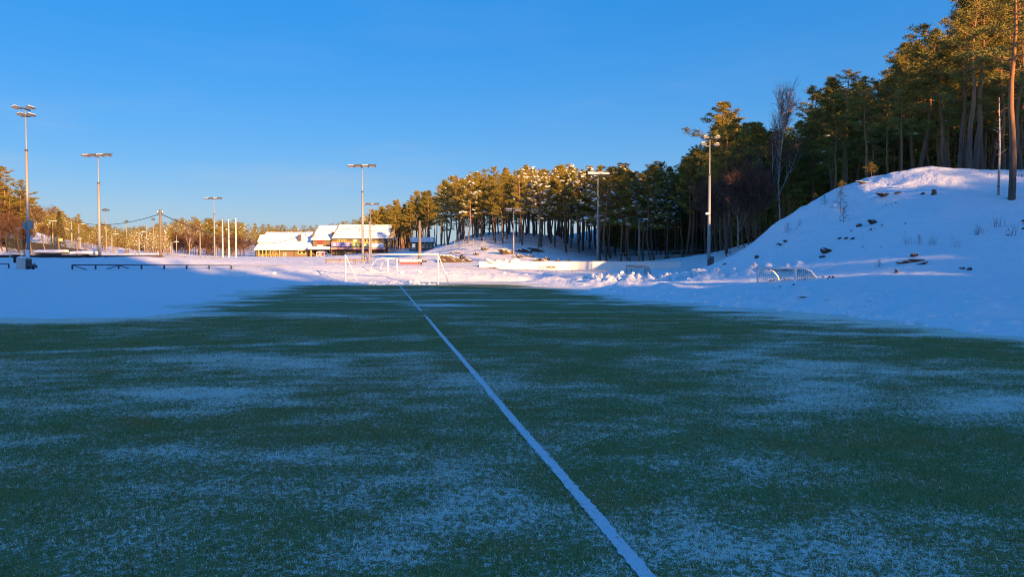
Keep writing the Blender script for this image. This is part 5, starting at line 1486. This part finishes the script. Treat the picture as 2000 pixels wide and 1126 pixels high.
# delivery van by the porch
def delivery_van(px0, px1, pyt, pyb, D):
    x0, x1 = PX(px0, D), PX(px1, D); L_ = x1 - x0; zb = P(px0, pyb, D)[2]; h = P(px0, pyt, D)[2] - zb
    t = thing("delivery_van", "white delivery van with red print on its side, half behind the snow bank", "van", ((x0 + x1) / 2, D, zb))
    s = L_ / 2
    prof = [(-s, .25), (s, .25), (s, .85), (s - .12, 1.0), (s - .55, h * .62), (s - 1.15, h * .96), (s - 1.5, h), (-s + .15, h), (-s, h - .15)]
    MB().prism(prof, 1.8, 'y', 0).build("body", 'white_paint', t)
    MB().prism([(s - .75, h * .58), (s - 1.20, h * .90), (s - 1.55, h * .90), (s - 1.55, h * .56)], .02, 'y', -.022).build("side_window", 'glass', t)
    m = MB(); m.add([(s - .56, .1, h * .63), (s - .56, 1.7, h * .63), (s - 1.13, 1.65, h * .955), (s - 1.13, .15, h * .955)], [(0, 1, 2, 3)])
    o = m.build("windscreen", 'glass', t); o.location = (.025, 0, .02)
    MB().prism([(-s + .15, h * .88), (-.1, h * .88), (.15, h * .62), (-.05, h * .34), (-s + .15, h * .30)], .016, 'y', -.019).build("red_print", 'red', t)
    MB().prism([(-s + .55, h * .78), (-.55, h * .76), (-.35, h * .62), (-s + .75, h * .66)], .010, 'y', -.031).build("white_mark", 'white_paint', t)
    MB().prism([(-s + .40, h * .52), (-.75, h * .50), (-.55, h * .40), (-s + .40, h * .42)], .010, 'y', -.031).build("white_mark", 'white_paint', t)
    for sx in (-s + .8, s - .95):
        for yy in (-.02, 1.62):
            o = MB().tube([(sx, yy, .32), (sx, yy + .2, .32)], .32, 14).build("wheel", 'tyre', t); MB().tube([(sx, yy - .012, .32), (sx, yy - .002, .32)], .18, 10).build("rim", 'steel', o)
    for yy in (.18, 1.5): MB().box((s - .02, yy, .72), (.1, .26, .2)).build("headlight", 'reflector', t)
    MB().box((0, .9, .24), (L_ + .1, 1.84, .16)).build("bumper", 'steel_dark', t)
    MB().prism([(-s + .2, h + .004), (s - 1.55, h + .004), (s - 1.7, h + .12), (-s + .35, h + .12)], 1.6, 'y', .1).build("roof_snow", 'snow', t)
delivery_van(618.5, 646.5, 491.5, 503, 201.5)

# hut
HD = 165.0
hq = HD / F_PX
hx0 = PX(826, HD)
hut = thing("small_hut", "small hut with flat snowy roof and three windows on a brown deck", "hut", (hx0, HD, P(826, 493.5, HD)[2]))
def hw(px): return (px - 826) * hq
def hz(py): return P(826, py, HD)[2] - hut.location.z
def hbox(name, a, b, c, d, y, dp, mat, parent=hut): return MB().box(((hw(a) + hw(b)) / 2, y + dp / 2, (hz(c) + hz(d)) / 2), (hw(b) - hw(a), dp, hz(c) - hz(d))).build(name, mat, parent)
hbox("wall", 813, 844.5, 474, 494, 0, 3.2, 'siding'); hbox("front_wall", 816.2, 844.8, 475, 485.4, -.12, .11, 'yellow_trim')
hbox("roof", 803, 847.5, 473.2, 475, -1.0, 4.6, 'wood_dark'); hbox("roof_snow", 803.2, 847.3, 463.2, 473.1, -.95, 4.5, 'snow')
for a, b in ((818.4, 824.4), (826.6, 833.0), (835.6, 842.0)):
    o = hbox("window", a, b, 476.2, 484.6, -.2, .076, 'white_paint')
    for k in range(2): MB().box(((hw(a) + (hw(b) - hw(a)) * (.28 + .44 * k)), -.212, (hz(477) + hz(484)) / 2), ((hw(b) - hw(a)) * .32, .014, (hz(477) - hz(484)))).build("pane", 'glass', o)
hbox("deck", 817.5, 848, 486.4, 491.4, -1.0, .9, 'red_board'); hbox("deck_rail", 800, 818, 486, 490.5, -.8, .12, 'wood_grey')
# snow covered red board shelter behind the goal
D = 79.5; x0, x1 = PX(781, D), PX(821, D); zt, zb = P(800, 511, D)[2], P(800, 518, D)[2]
t = thing("red_board_shelter", "low dull red board shelter under thick snow behind the big goal", "shelter", ((x0 + x1) / 2, D, zb)); w = x1 - x0; h = zt - zb
MB().box((0, 0, h / 2 - .15), (w, .06, h + .3)).build("front_board", 'red_board', t)
MB().box((w / 2 + .02, .55, h / 2 - .15), (.06, 1.1, h + .3)).build("end_board", 'wood_dark', t)
MB().prism([(-.05, h + .004), (1.2, h + .004), (1.1, h + .16), (.7, h + .30), (.3, h + .25), (.02, h + .12)], w + .05, 'x', -w / 2).build("roof_snow", 'snow', t)
MB().box((w / 2 - .1, -.05, h / 2 - .2), (.14, .1, h + .55)).build("corner_post", 'wood_grey', t)
# metal barriers left of the mast
for k, (a, b) in enumerate(((640.5, 652), (653, 665.5), (666.5, 680), (683, 700), (701, 712))):
    D = 84.0; x0, x1 = PX(a, D), PX(b, D); gz = P(a, 518, D)[2]; h = P(a, 509, D)[2] - gz
    t = thing("metal_barrier", ("first", "second", "third", "fourth", "last")[k] + " pale barrier frame from the left in the row below the club house", "barrier", ((x0 + x1) / 2, D, gz), 0, "barrier frames"); w = x1 - x0
    MB().tube([(-w / 2, 0, -.2), (-w / 2, 0, h - .05), (-w / 2 + .05, 0, h), (w / 2 - .05, 0, h), (w / 2, 0, h - .05), (w / 2, 0, -.2)], .022, 5).build("frame", 'pink_beam', t)
    for j in range(1, 5): MB().tube([(-w / 2 + w * j / 5, 0, .05), (-w / 2 + w * j / 5, 0, h)], .010, 4).build("bar", 'pink_beam', t)
    MB().tube([(-w / 2, 0, .1), (w / 2, 0, .1)], .015, 4).build("lower_bar", 'pink_beam', t)
# steps handrail by the mast
D = 90; x, gz = PX(716, D), P(716, 508, D)[2]
t = thing("step_handrail", "dark slanting handrail in the snow gap between the two masts", "handrail", (x, D, gz))
MB().tube([(-.25, 0, 1.1), (.38, -1.2, .05)], .06, 5).build("rail", 'steel_dark', t)
for f in (.1, .9): MB().tube([(-.25 + .63 * f, -1.2 * f, 1.1 - 1.05 * f), (-.25 + .63 * f, -1.2 * f, -.4)], .04, 5).build("post", 'steel_dark', t)
print("objects", len(bpy.data.objects))
